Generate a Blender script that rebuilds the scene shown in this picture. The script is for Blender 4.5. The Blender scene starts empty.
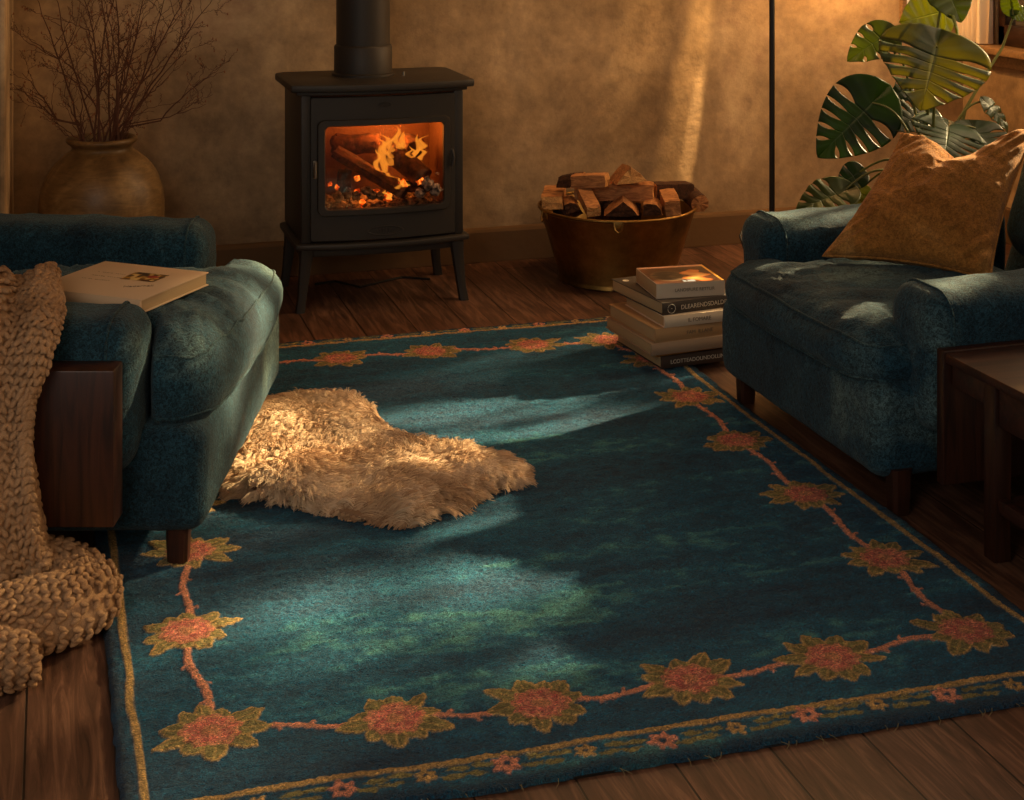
import bpy, bmesh, math, random
import numpy as np
from mathutils import Vector, Matrix

random.seed(7); RNG = np.random.default_rng(11)
PI = math.pi
scene = bpy.context.scene
COL = scene.collection

# ------------------------------------------------------------------ camera
W_, H_, F_, HY, HC = 1024, 800, 1500.0, -100.0, 1.4
YAW = math.radians(17.0); SN, CS = math.sin(YAW), math.cos(YAW)
cd = bpy.data.cameras.new('camera'); cam = bpy.data.objects.new('camera', cd); COL.objects.link(cam)
cam.location = (0, 0, HC); cam.rotation_euler = (PI / 2, 0, -YAW)
cd.sensor_width = 36.0; cd.lens = F_ / W_ * 36.0
cd.shift_y = -(400 - HY) / W_
cd.clip_start = 0.05; cd.clip_end = 100
scene.camera = cam

# ------------------------------------------------------------------ world, sun, exposure
vs = scene.view_settings
vs.view_transform = 'Standard'; vs.look = 'None'; vs.gamma = 1.0; vs.use_curve_mapping = False
vs.exposure = 0.25
wd = bpy.data.worlds.new('world'); scene.world = wd; wd.use_nodes = True
wn = wd.node_tree; wn.nodes.clear()
w_out = wn.nodes.new('ShaderNodeOutputWorld'); w_bg = wn.nodes.new('ShaderNodeBackground')
w_tc = wn.nodes.new('ShaderNodeTexCoord'); w_sep = wn.nodes.new('ShaderNodeSeparateXYZ')
w_mr = wn.nodes.new('ShaderNodeMapRange'); w_mix = wn.nodes.new('ShaderNodeMix'); w_mix.data_type = 'RGBA'
wn.links.new(w_tc.outputs['Generated'], w_sep.inputs[0])
wn.links.new(w_sep.outputs['X'], w_mr.inputs['Value'])
w_mr.inputs['From Min'].default_value = 0.1; w_mr.inputs['From Max'].default_value = 0.8
wn.links.new(w_mr.outputs[0], w_mix.inputs['Factor'])
w_mix.inputs['A'].default_value = (0.115, 0.13, 0.14, 1)      # dusk sky away from the sun
w_mix.inputs['B'].default_value = (1.9, 1.15, 0.55, 1)          # evening glow round the sun
wn.links.new(w_mix.outputs['Result'], w_bg.inputs['Color']); w_bg.inputs['Strength'].default_value = 1.0
wn.links.new(w_bg.outputs[0], w_out.inputs[0])

SUN_DIR = Vector((-2.44, -0.9, -1.2)).normalized()
sl = bpy.data.lights.new('sun', 'SUN'); sl.energy = 20.0; sl.color = (1.0, 0.72, 0.36); sl.angle = math.radians(1.6)
sun = bpy.data.objects.new('sun', sl); COL.objects.link(sun)
sun.rotation_euler = SUN_DIR.to_track_quat('-Z', 'Y').to_euler(); sun.location = (8, 6, 5)

def area(name, loc, target, size, energy, color, sy=None):
    l = bpy.data.lights.new(name, 'AREA'); l.energy = energy; l.color = color; l.size = size
    if sy: l.shape = 'RECTANGLE'; l.size_y = sy
    o = bpy.data.objects.new(name, l); COL.objects.link(o); o.location = loc
    o.rotation_euler = (Vector(target) - Vector(loc)).to_track_quat('-Z', 'Y').to_euler()
    return o
def spot(name, loc, target, angle, energy, color, blend=0.6, rad=0.02):
    l = bpy.data.lights.new(name, 'SPOT'); l.energy = energy; l.color = color
    l.spot_size = math.radians(angle); l.spot_blend = blend; l.shadow_soft_size = rad
    o = bpy.data.objects.new(name, l); COL.objects.link(o); o.location = loc
    o.rotation_euler = (Vector(target) - Vector(loc)).to_track_quat('-Z', 'Y').to_euler()
    return o
def point(name, loc, energy, color, rad=0.05):
    l = bpy.data.lights.new(name, 'POINT'); l.energy = energy; l.color = color; l.shadow_soft_size = rad
    o = bpy.data.objects.new(name, l); COL.objects.link(o); o.location = loc; return o

# soft fill added behind and left of the viewer, no real source
area('front_fill', (-0.9, 0.4, 2.1), (1.2, 4.2, 0.2), 1.2, 19, (1.0, 0.82, 0.64), 1.4)
# sky light entering through the side window
area('side_window_daylight', (3.66, 4.00, 1.6), (0.5, 3.2, 0.2), 1.5, 25, (1.0, 0.66, 0.36), 1.3)
# warm fill point added overhead to brighten the wall, no lamp hangs there
point('overhead_fill', (2.0, 4.75, 2.15), 16, (1.0, 0.62, 0.30), 0.12)

# fixtureless spots added above the frame to put light patches on the back wall
spot('wall_patch_spot', (2.80, 5.38, 2.42), (2.44, 5.62, 0.55), 6, 460, (1.0, 0.60, 0.22), 1.0, .01)
spot('wall_patch_spot', (2.62, 5.32, 2.42), (2.28, 5.62, 0.95), 11, 170, (1.0, 0.62, 0.26), 1.0, .02)
spot('wall_patch_spot', (2.80, 5.38, 2.42), (2.475, 5.60, 0.455), 2.4, 1100, (1.0, 0.66, 0.30), 1.0, .01)
# ------------------------------------------------------------------ helpers
def C2W(r, d, z=0.0): return Vector((d * SN + r * CS, d * CS - r * SN, z))
def PXD(px, py, d): return C2W((px - 512) / F_ * d, d, HC - (py - HY) / F_ * d)
def FL(px, py, z=0.0): return PXD(px, py, (HC - z) * F_ / (py - HY))

def mesh_obj(name, V, F, mat=None, parent=None, smooth=True, world=False):
    """V: (n,3) array, F: list of tuples or (m,4)/(m,3) arrays"""
    V = np.asarray(V, dtype=np.float64)
    if world and parent is not None:
        M = np.array(parent.matrix_basis.inverted())
        V = V @ M[:3, :3].T + M[:3, 3]
    me = bpy.data.meshes.new(name)
    if isinstance(F, np.ndarray):
        k = F.shape[1]; n = len(F)
        me.vertices.add(len(V)); me.vertices.foreach_set('co', V.astype(np.float32).ravel())
        me.loops.add(n * k); me.loops.foreach_set('vertex_index', F.astype(np.int32).ravel())
        me.polygons.add(n); me.polygons.foreach_set('loop_start', np.arange(0, n * k, k, dtype=np.int32))
        me.polygons.foreach_set('loop_total', np.full(n, k, dtype=np.int32))
        me.update(calc_edges=True); me.validate()
    else:
        me.from_pydata(V.tolist(), [], [tuple(int(i) for i in f) for f in F]); me.update()
    if smooth: me.polygons.foreach_set('use_smooth', np.ones(len(me.polygons), dtype=bool))
    if mat is not None:
        for m in (mat if isinstance(mat, (list, tuple)) else [mat]): me.materials.append(m)
    o = bpy.data.objects.new(name, me); COL.objects.link(o)
    if parent is not None: o.parent = parent
    return o

def tag(o, label=None, cat=None, group=None, kind=None):
    if label: o['label'] = label
    if cat: o['category'] = cat
    if group: o['group'] = group
    if kind: o['kind'] = kind
    return o
def empty(name, loc, rz=0.0, rot=None):
    o = bpy.data.objects.new(name, None); COL.objects.link(o); o.empty_display_size = 0.1
    o.matrix_basis = Matrix.Translation(Vector(loc)) @ (rot.to_4x4() if rot is not None else Matrix.Rotation(rz, 4, 'Z'))
    return o

class MB:
    def __init__(s): s.V = []; s.F = []; s.n = 0
    def add(s, V, F):
        V = np.asarray(V, float)
        s.V.append(V); s.F += [tuple(int(i) + s.n for i in f) for f in F]; s.n += len(V)
    def tube(s, P, R, seg=8, cap=True, flat=1.0):
        P = np.asarray([list(p) for p in P], float); n = len(P)
        R = np.full(n, R, float) if np.isscalar(R) else np.asarray(R, float)
        T = np.gradient(P, axis=0); T /= np.linalg.norm(T, axis=1)[:, None] + 1e-12
        up = np.array([0, 0, 1.0]) if abs(T[0][2]) < 0.9 else np.array([1.0, 0, 0])
        nrm = np.cross(T[0], up); nrm /= np.linalg.norm(nrm); V = []
        for i in range(n):
            nrm = nrm - T[i] * nrm.dot(T[i]); nrm /= np.linalg.norm(nrm) + 1e-12
            b = np.cross(T[i], nrm)
            for k in range(seg):
                a = 2 * PI * k / seg
                V.append(P[i] + R[i] * (math.cos(a) * nrm + flat * math.sin(a) * b))
        F = [(i * seg + k, i * seg + (k + 1) % seg, (i + 1) * seg + (k + 1) % seg, (i + 1) * seg + k) for i in range(n - 1) for k in range(seg)]
        if cap:
            F.append(tuple(range(seg))[::-1]); F.append(tuple((n - 1) * seg + k for k in range(seg)))
        s.add(V, F); return s
    def loop(s, P, r, seg=6):
        P = [np.array(p, float) for p in P]; n = len(P); V = []
        for i in range(n):
            t = P[(i + 1) % n] - P[i - 1]; t /= np.linalg.norm(t) + 1e-12
            up = np.array([0, 0, 1.0]) if abs(t[2]) < 0.95 else np.array([1.0, 0, 0])
            a = np.cross(t, up); a /= np.linalg.norm(a); b = np.cross(t, a)
            for k in range(seg):
                q = 2 * PI * k / seg; V.append(P[i] + r * (math.cos(q) * a + math.sin(q) * b))
        F = [(i * seg + k, i * seg + (k + 1) % seg, ((i + 1) % n) * seg + (k + 1) % seg, ((i + 1) % n) * seg + k) for i in range(n) for k in range(seg)]
        s.add(V, F); return s
    def lathe(s, prof, c=(0, 0, 0), seg=48, sx=1, sy=1, close=False):
        V = [(c[0] + r * sx * math.cos(2 * PI * k / seg), c[1] + r * sy * math.sin(2 * PI * k / seg), c[2] + z) for r, z in prof for k in range(seg)]
        n = len(prof)
        F = [(i * seg + k, i * seg + (k + 1) % seg, (i + 1) * seg + (k + 1) % seg, (i + 1) * seg + k) for i in range(n - 1) for k in range(seg)]
        if close:
            F.append(tuple(range(seg))[::-1]); F.append(tuple((n - 1) * seg + k for k in range(seg)))
        s.add(V, F); return s
    def box(s, lo, hi, bev=0.004, M=None, seg=2):
        bm = bmesh.new(); bmesh.ops.create_cube(bm, size=1)
        lo = Vector(lo); hi = Vector(hi); c = (lo + hi) / 2; d = hi - lo
        for v in bm.verts: v.co = Vector((v.co.x * d.x + c.x, v.co.y * d.y + c.y, v.co.z * d.z + c.z))
        if bev > 0: bmesh.ops.bevel(bm, geom=bm.edges[:], offset=min(bev, min(d) * 0.45), segments=seg, affect='EDGES', profile=0.5)
        if M is not None: bmesh.ops.transform(bm, matrix=M, verts=bm.verts)
        bm.verts.index_update()
        s.add([v.co[:] for v in bm.verts], [[v.index for v in f.verts] for f in bm.faces]); bm.free(); return s
    def prism(s, poly, z0, z1, bev=0.003, M=None, axis='z'):
        bm = bmesh.new(); vs_ = [bm.verts.new((p[0], p[1], z0)) for p in poly]; f = bm.faces.new(vs_)
        ex = bmesh.ops.extrude_face_region(bm, geom=[f]); nv = [g for g in ex['geom'] if isinstance(g, bmesh.types.BMVert)]
        for v in nv: v.co.z = z1
        bmesh.ops.recalc_face_normals(bm, faces=bm.faces[:])
        if bev > 0:
            sharp = [e for e in bm.edges if len(e.link_faces) == 2 and e.calc_face_angle(0) > 0.6]
            bmesh.ops.bevel(bm, geom=sharp, offset=bev, segments=2, affect='EDGES', profile=0.5)
        if M is not None: bmesh.ops.transform(bm, matrix=M, verts=bm.verts)
        bm.verts.index_update()
        s.add([v.co[:] for v in bm.verts], [[v.index for v in f.verts] for f in bm.faces]); bm.free(); return s
    def frame(s, ox, oz, ix, iz, y0, y1, rad_o=0.01, rad_i=0.02, cx=0, cz=0, nn=6, yf=None):
        """rectangular ring in xz, from y0 to y1; half sizes ox,oz outer, ix,iz inner; yf(x) adds to y (bow)"""
        def rr(hx, hz, r):
            out = []
            N = 10
            cs = [(hx - r, hz - r, 0), (-(hx - r), hz - r, PI / 2), (-(hx - r), -(hz - r), PI), (hx - r, -(hz - r), 3 * PI / 2)]
            arcs = [[(x0 + r * math.cos(a0 + PI / 2 * k / nn), z0 + r * math.sin(a0 + PI / 2 * k / nn)) for k in range(nn + 1)] for x0, z0, a0 in cs]
            for i in range(4):
                out += arcs[i]; p = arcs[i][-1]; q = arcs[(i + 1) % 4][0]
                out += [(p[0] + (q[0] - p[0]) * t / N, p[1] + (q[1] - p[1]) * t / N) for t in range(1, N)]
            return out
        O = rr(ox, oz, rad_o); I = rr(ix, iz, rad_i); n = len(O); V = []
        e = min(0.003, abs(y1 - y0) * .3) * (1 if y1 > y0 else -1)
        def ins(P, k): return [(x * k, z * k) for x, z in P]
        rings = [(O, y1), (O, y0 + e), (ins(O, 1 - .002 / ox), y0), (ins(I, 1 + .003 / ix), y0), (I, y0 + e), (I, y1)]
        for P, y in rings:
            for x, z in P:
                yy = y + (yf(x) if yf else 0); V.append((x + cx, yy, z + cz))
        F = []
        m = len(rings)
        for a in range(m):
            b = (a + 1) % m
            for k in range(n): F.append((a * n + k, a * n + (k + 1) % n, b * n + (k + 1) % n, b * n + k))
        s.add(V, F); return s
    def build(s, name, mat, parent=None, smooth=True, world=False, angle=None):
        o = mesh_obj(name, np.concatenate(s.V), s.F, mat, parent, smooth, world)
        bm = bmesh.new(); bm.from_mesh(o.data); bmesh.ops.recalc_face_normals(bm, faces=bm.faces[:])
        if smooth:
            for e in bm.edges:
                if len(e.link_faces) == 2 and e.calc_face_angle(0) > (angle or 0.7): e.smooth = False
        bm.to_mesh(o.data); bm.free()
        return o

# value noise
def _h(i, j, k, s):
    n = (i * 374761393 + j * 668265263 + k * 2147483647 + s * 974634777) & 0xFFFFFFFF
    n = ((n ^ (n >> 13)) * 1274126177) & 0xFFFFFFFF
    return ((n ^ (n >> 16)) & 0xFFFFFF) / float(0xFFFFFF)
def noise(x, y, z=0.0, s=0):
    x = np.asarray(x, float); y = np.asarray(y, float) + 0 * x; z = np.asarray(z, float) + 0 * x
    i = np.floor(x).astype(np.int64); j = np.floor(y).astype(np.int64); k = np.floor(z).astype(np.int64)
    fx, fy, fz = x - i, y - j, z - k
    fx, fy, fz = [t * t * (3 - 2 * t) for t in (fx, fy, fz)]
    r = 0
    for a in (0, 1):
        for b in (0, 1):
            for c in (0, 1):
                r = r + _h(i + a, j + b, k + c, s) * (fx if a else 1 - fx) * (fy if b else 1 - fy) * (fz if c else 1 - fz)
    return r * 2 - 1
def fbm(x, y, z=0.0, o=3, s=0):
    r = 0; a = 1; t = 0
    for q in range(o): r = r + a * noise(x * 2 ** q, y * 2 ** q, np.asarray(z) * 2 ** q, s + q); t += a; a *= .5
    return r / t

# rounded box with dense grid
_cache = {}
def cube_grid(nx, ny, nz):
    key = (nx, ny, nz)
    if key in _cache: return _cache[key]
    V = []; F = []; idx = {}
    def g(i, j, k):
        if (i, j, k) not in idx: idx[(i, j, k)] = len(V); V.append((2 * i / nx - 1, 2 * j / ny - 1, 2 * k / nz - 1))
        return idx[(i, j, k)]
    for i in range(nx):
        for j in range(ny):
            F.append((g(i, j, nz), g(i + 1, j, nz), g(i + 1, j + 1, nz), g(i, j + 1, nz)))
            F.append((g(i, j, 0), g(i, j + 1, 0), g(i + 1, j + 1, 0), g(i + 1, j, 0)))
    for i in range(nx):
        for k in range(nz):
            F.append((g(i, 0, k), g(i + 1, 0, k), g(i + 1, 0, k + 1), g(i, 0, k + 1)))
            F.append((g(i, ny, k), g(i, ny, k + 1), g(i + 1, ny, k + 1), g(i + 1, ny, k)))
    for j in range(ny):
        for k in range(nz):
            F.append((g(0, j, k), g(0, j, k + 1), g(0, j + 1, k + 1), g(0, j + 1, k)))
            F.append((g(nx, j, k), g(nx, j + 1, k), g(nx, j + 1, k + 1), g(nx, j, k + 1)))
    _cache[key] = (np.array(V), np.array(F)); return _cache[key]
def rmap(p, h, r):
    h = np.array(h); p = np.asarray(p, float); q = p * h; rr = np.minimum(r, h * .98) if np.isscalar(r) else np.minimum(np.array(r), h * .98)
    inner = np.clip(q, -(h - rr), h - rr); d = (q - inner) / rr
    l = np.linalg.norm(d, axis=-1, keepdims=True); mx = np.abs(d).max(-1, keepdims=True)
    # keep surface samples spread evenly round the corner
    return inner + np.where(l > 1e-9, d / np.maximum(l, 1e-9), d) * np.where(l > 1e-9, 1.0, 0) * rr
def rbox(name, c, h, r, mat, parent, res=0.012, fn=None, wr=0.0, wscale=9.0, seed=0, stretch=(1, 1, 1)):
    n = [max(8, int(2 * a / res)) for a in h]
    V, F = cube_grid(*n)
    P = rmap(V, h, r)
    if fn is not None: P = fn(V, P)
    if wr:
        q = P * wscale * np.array(stretch)
        d = fbm(q[:, 0], q[:, 1], q[:, 2], 3, seed)
        rdg = 1 - np.abs(noise(q[:, 0] * .8 + 3, q[:, 1] * .8, q[:, 2] * .8, seed + 9))
        l = P / (np.linalg.norm(P, axis=1)[:, None] + 1e-9)
        P = P + l * (d * wr + (rdg ** 6) * wr * .8)[:, None]
    P = P + np.array(c)
    return mesh_obj(name, P, F, mat, parent)

# ------------------------------------------------------------------ materials
def mat(name, base=(0.5, 0.5, 0.5), rough=0.6, metal=0.0, spec=0.5, **kw):
    m = bpy.data.materials.new(name); m.use_nodes = True
    b = m.node_tree.nodes['Principled BSDF']
    b.inputs['Base Color'].default_value = (*base, 1); b.inputs['Roughness'].default_value = rough
    b.inputs['Metallic'].default_value = metal; b.inputs['Specular IOR Level'].default_value = spec
    for k, v in kw.items(): b.inputs[k.replace('_', ' ')].default_value = v
    return m
def nd(m, t, **kw):
    n = m.node_tree.nodes.new(t)
    for k, v in kw.items():
        if k.startswith('i_'): n.inputs[k[2:].replace('_', ' ')].default_value = v
        else: setattr(n, k, v)
    return n
def lk(m, a, b): m.node_tree.links.new(a, b)
def coords(m, scale=(1, 1, 1), obj=True, rot=(0, 0, 0)):
    t = nd(m, 'ShaderNodeTexCoord'); mp = nd(m, 'ShaderNodeMapping')
    mp.inputs['Scale'].default_value = scale; mp.inputs['Rotation'].default_value = rot
    lk(m, t.outputs['Object'], mp.inputs['Vector']); return mp.outputs['Vector']
def ramp(m, fac, stops):
    r = nd(m, 'ShaderNodeValToRGB'); e = r.color_ramp.elements
    while len(e) < len(stops): e.new(0.5)
    for k, (p, c) in enumerate(stops): e[k].position = p; e[k].color = (*c, 1)
    lk(m, fac, r.inputs['Fac']); return r.outputs['Color']
def noise_n(m, vec, scale, detail=4, rough=.55, dist=0.0):
    n = nd(m, 'ShaderNodeTexNoise'); n.inputs['Scale'].default_value = scale; n.inputs['Detail'].default_value = detail
    n.inputs['Roughness'].default_value = rough; n.inputs['Distortion'].default_value = dist
    lk(m, vec, n.inputs['Vector']); return n.outputs['Fac']
def bump(m, h, strength=.3, dist=.01, prev=None):
    b = nd(m, 'ShaderNodeBump'); b.inputs['Strength'].default_value = strength; b.inputs['Distance'].default_value = dist
    lk(m, h, b.inputs['Height'])
    if prev is not None: lk(m, prev, b.inputs['Normal'])
    lk(m, b.outputs['Normal'], m.node_tree.nodes['Principled BSDF'].inputs['Normal']); return b.outputs['Normal']
def bsdf(m): return m.node_tree.nodes['Principled BSDF']
def mixc(m, fac, a, b, mode='MIX'):
    x = nd(m, 'ShaderNodeMix'); x.data_type = 'RGBA'; x.blend_type = mode
    for s_, v in (('Factor', fac), ('A', a), ('B', b)):
        if isinstance(v, (int, float)): x.inputs[s_].default_value = v
        elif isinstance(v, tuple): x.inputs[s_].default_value = (*v, 1)
        else: lk(m, v, x.inputs[s_])
    return x.outputs['Result']

def srgb(r, g, b):
    f = lambda c: (c / 255 / 12.92) if c / 255 <= .04045 else ((c / 255 + .055) / 1.055) ** 2.4
    return (f(r), f(g), f(b))

def plaster():
    m = mat('lime_plaster', rough=.85, spec=.25); v = coords(m)
    a = noise_n(m, v, 1.6, 6, .62, .4); b = noise_n(m, v, 14, 6, .7)
    c = ramp(m, a, [(.32, srgb(132, 112, 88)), (.5, srgb(176, 154, 124)), (.68, srgb(214, 192, 160))])
    c = mixc(m, .45, c, ramp(m, b, [(.3, (.18, .12, .07)), (.7, (.75, .62, .45))]), 'OVERLAY')
    lk(m, c, bsdf(m).inputs['Base Color'])
    n1 = bump(m, noise_n(m, v, 6, 5), .25, .02); bump(m, noise_n(m, v, 55, 5, .7), .3, .004, n1); return m
def wood(name, dark, light, scale=(2, 30, 30), rough=.45, axis_rot=(0, 0, 0), spec=.4, bs=.15):
    m = mat(name, rough=rough, spec=spec); v = coords(m, scale, rot=axis_rot)
    a = noise_n(m, v, 1.5, 6, .6, 1.2)
    lk(m, ramp(m, a, [(.3, dark), (.7, light)]), bsdf(m).inputs['Base Color'])
    bump(m, a, bs, .002); return m
def floor_mat():
    m = mat('worn_oak_boards', rough=.5, spec=.35)
    t = nd(m, 'ShaderNodeTexCoord'); mp = nd(m, 'ShaderNodeMapping'); mp.inputs['Rotation'].default_value = (0, 0, PI / 2)
    mp.inputs['Location'].default_value = (0, 0.045, 0)
    lk(m, t.outputs['Object'], mp.inputs['Vector'])
    br = nd(m, 'ShaderNodeTexBrick'); br.offset = .37; br.offset_frequency = 2
    br.inputs['Scale'].default_value = 1.0; br.inputs['Brick Width'].default_value = 2.3; br.inputs['Row Height'].default_value = .168
    br.inputs['Mortar Size'].default_value = .0022; br.inputs['Mortar Smooth'].default_value = .3; br.inputs['Bias'].default_value = 0
    br.inputs['Color1'].default_value = (.25, .25, .25, 1); br.inputs['Color2'].default_value = (.75, .75, .75, 1); br.inputs['Mortar'].default_value = (.5, .5, .5, 1)
    lk(m, mp.outputs['Vector'], br.inputs['Vector'])
    v = coords(m, (26, 2.2, 5)); g = noise_n(m, v, 1.4, 8, .62, 1.6)
    v2 = coords(m); w = noise_n(m, v2, 2.2, 4)
    c = ramp(m, g, [(.25, srgb(44, 30, 23)), (.5, srgb(90, 62, 48)), (.78, srgb(140, 102, 80))])
    c = mixc(m, .35, c, br.outputs['Color'], 'OVERLAY')
    c = mixc(m, .35, c, ramp(m, w, [(.3, (.1, .1, .1)), (.7, (.8, .8, .8))]), 'OVERLAY')
    c = mixc(m, br.outputs['Fac'], c, srgb(28, 18, 12))
    lk(m, c, bsdf(m).inputs['Base Color'])
    lk(m, ramp(m, w, [(.3, (.38, .38, .38)), (.7, (.62, .62, .62))]), bsdf(m).inputs['Roughness'])
    inv = nd(m, 'ShaderNodeMath', operation='SUBTRACT'); inv.inputs[0].default_value = 1; lk(m, br.outputs['Fac'], inv.inputs[1])
    n1 = bump(m, inv.outputs[0], .6, .004); bump(m, g, .25, .003, n1); return m
def fabric(name, dark, mid, worn, wear=.75):
    m = mat(name, rough=.85, spec=.2); v = coords(m)
    a = noise_n(m, v, 3.2, 5, .6, .5); f = noise_n(m, v, 170, 3, .7, 1.2); g = noise_n(m, v, 38, 4, .7, 1.5)
    c = ramp(m, a, [(.32, dark), (.52, mid), (.72, worn)])
    c = mixc(m, .6, c, ramp(m, g, [(.35, (.3, .3, .3)), (.65, (.7, .7, .7))]), 'OVERLAY')
    c = mixc(m, wear, c, ramp(m, f, [(.42, (.12, .12, .12)), (.58, (.9, .9, .9))]), 'OVERLAY')
    lk(m, c, bsdf(m).inputs['Base Color'])
    bsdf(m).inputs['Sheen Weight'].default_value = .12; bsdf(m).inputs['Sheen Roughness'].default_value = .45
    bsdf(m).inputs['Sheen Tint'].default_value = (.75, .85, .85, 1)
    n1 = bump(m, g, .6, .008); bump(m, f, .8, .003, n1); return m

M = {}
M['plaster'] = plaster(); M['floor'] = floor_mat()
M['teal'] = fabric('worn_teal_denim', srgb(14, 38, 52), srgb(30, 62, 76), srgb(92, 114, 112))
M['piping'] = fabric('teal_seam', srgb(18, 42, 54), srgb(34, 64, 74), srgb(92, 112, 108))
M['ochre'] = fabric('ochre_velvet', srgb(140, 90, 38), srgb(166, 112, 52), srgb(196, 148, 86), .3)
M['mahogany'] = wood('mahogany', srgb(30, 17, 12), srgb(68, 37, 23), (30, 30, 2.5), .38)
M['mahogany_x'] = wood('mahogany_long_grain', srgb(34, 18, 13), srgb(76, 42, 30), (3, 30, 30), .45)
M['iron'] = mat('cast_iron', srgb(58, 54, 50), .5, .35, .4)
bump(M['iron'], noise_n(M['iron'], coords(M['iron']), 420, 3), .25, .001)
M['iron_in'] = mat('sooty_firebrick', srgb(120, 84, 60), .9); bump(M['iron_in'], noise_n(M['iron_in'], coords(M['iron_in']), 40, 4), .5, .01)
M['steel'] = mat('brushed_steel', srgb(150, 140, 125), .35, .9)
M['black'] = mat('black_enamel', srgb(18, 16, 15), .4)
M['dark_wood'] = wood('dark_stained_frame', srgb(30, 18, 12), srgb(62, 38, 25), (20, 3, 20), .4)
# ------------------------------------------------------------------ room
WY, WX, CZ = 5.60, 3.74, 2.5
def wallgrid(name, o, du, dv, nu, nv, mat_, amp=.004, hole=None):
    """wall slab as a thick box with an optional rectangular opening"""
    mb = MB(); return mb
def slab(name, lo, hi, m):
    mb = MB(); mb.box(lo, hi, 0); return tag(mb.build(name, m, smooth=False), kind='structure')
slab('floor', (-3.2, -1.2, -.1), (WX + .2, WY + .2, 0), M['floor'])
slab('wall_back', (-3.2, WY, 0), (WX + .2, WY + .2, CZ), M['plaster'])
slab('ceiling', (-3.2, 1.0, CZ), (WX + .2, WY + .2, CZ + .1), M['plaster'])
# window opening in the right wall
OY0, OY1, OZ0, OZ1 = 3.55, 5.36, .80, 2.30
mb = MB()
mb.box((WX, -1.2, 0), (WX + .2, OY0, CZ), 0); mb.box((WX, OY1, 0), (WX + .2, WY, CZ), 0)
mb.box((WX, OY0, 0), (WX + .2, OY1, OZ0), 0); mb.box((WX, OY0, OZ1), (WX + .2, OY1, CZ), 0)
tag(mb.build('wall_right', M['plaster'], smooth=False), kind='structure')
# chimney breast return and far left wall
mb = MB(); mb.box((-3.2, 4.66, 0), (-.135, WY, CZ), .012); tag(mb.build('wall_left', M['plaster'], smooth=False), kind='structure')
mb = MB()
mb.prism([(0, 0), (-.03, 0), (-.026, .115), (-.02, .126), (-.012, .13), (0, .13)], -.135, WX, .002,
         Matrix(((0, 0, 1, 0), (1, 0, 0, WY), (0, 1, 0, 0), (0, 0, 0, 1))))
plinth = mat('limewashed_plinth', srgb(112, 86, 60), .9, 0, .15); bump(plinth, noise_n(plinth, coords(plinth), 14, 5), .3, .01)
tag(mb.build('baseboard_back', plinth, smooth=False), kind='structure')
mb = MB(); mb.box((WX - .03, 1.0, 0), (WX, WY - .03, .142), .004); tag(mb.build('baseboard_right', plinth, smooth=False), kind='structure')

# window in the right wall
win = tag(empty('window_1', (WX, (OY0 + OY1) / 2, OZ0)), kind='structure')
mb = MB()
for lo, hi in [((WX + .006, OY0, OZ0), (WX + .06, OY0 + .05, OZ1)), ((WX + .006, OY1 - .048, OZ0), (WX + .06, OY1, OZ1)),
               ((WX + .006, OY0, OZ0), (WX + .06, OY1, OZ0 + .085)), ((WX + .006, OY0, OZ1 - .07), (WX + .06, OY1, OZ1))]:
    mb.box(lo, hi, .006)
mb.build('window_frame', M['dark_wood'], win, world=True)
mb = MB(); mb.box((WX + .055, 4.42, OZ0), (WX + .095, 4.46, OZ1), .004); mb.box((WX + .055, OY0, 1.55), (WX + .095, OY1, 1.58), .004)
mb.build('glazing_bar', M['dark_wood'], win, world=True)
def clear_glass(name, tint=(1, 1, 1), gl=.06):
    m = mat(name); nt = m.node_tree; nt.nodes.remove(nt.nodes['Principled BSDF'])
    t = nd(m, 'ShaderNodeBsdfTransparent'); t.inputs[0].default_value = (*tint, 1); g = nd(m, 'ShaderNodeBsdfGlossy'); g.inputs['Roughness'].default_value = .03
    x = nd(m, 'ShaderNodeMixShader'); x.inputs[0].default_value = gl; lk(m, t.outputs[0], x.inputs[1]); lk(m, g.outputs[0], x.inputs[2]); lk(m, x.outputs[0], nt.nodes['Material Output'].inputs[0]); return m
glass = clear_glass('window_glass')
mb = MB(); mb.box((WX + .072, OY0 + .05, OZ0 + .05), (WX + .076, OY1 - .05, OZ1 - .05), 0); mb.build('glass_pane', glass, win, world=True, smooth=False)
sillm = wood('painted_sill', srgb(120, 92, 62), srgb(165, 130, 92), (3, 30, 30), .45)
mb = MB(); mb.box((WX - .085, OY0 - .08, OZ0 - .032), (WX + .05, OY1 + .02, OZ0), .008); mb.box((WX - .03, OY0 - .06, OZ0 - .085), (WX, OY1 + .04, OZ0 - .032), .006)
mb.build('window_sill', sillm, win, world=True)

# narrow second window in the back wall (its lower left corner peeps over the leaves)
win2 = tag(empty('window_2', (3.35, WY, 1.0)), kind='structure')
bx0 = FL(899, 265).x
pz = lambda x, py: HC - (py - HY) / F_ * ((x * SN + (WY) * CS))
cx0 = 3.43; wz0 = pz(3.4, 19)
mb = MB(); mb.frame(.15, .55, .125, .525, WY - .02, WY, .004, .004, cx=cx0 + .15, cz=wz0 + .55); mb.build('window_frame', sillm, win2, world=True)
paneglow = mat('lit_blind', srgb(240, 205, 150), .7)
bsdf(paneglow).inputs['Emission Color'].default_value = (1, .68, .36, 1); bsdf(paneglow).inputs['Emission Strength'].default_value = .55
mb = MB(); mb.box((cx0 + .02, WY - .012, wz0 + .02), (cx0 + .28, WY - .004, wz0 + 1.08), 0); mb.build('window_blind', paneglow, win2, world=True)

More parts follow.
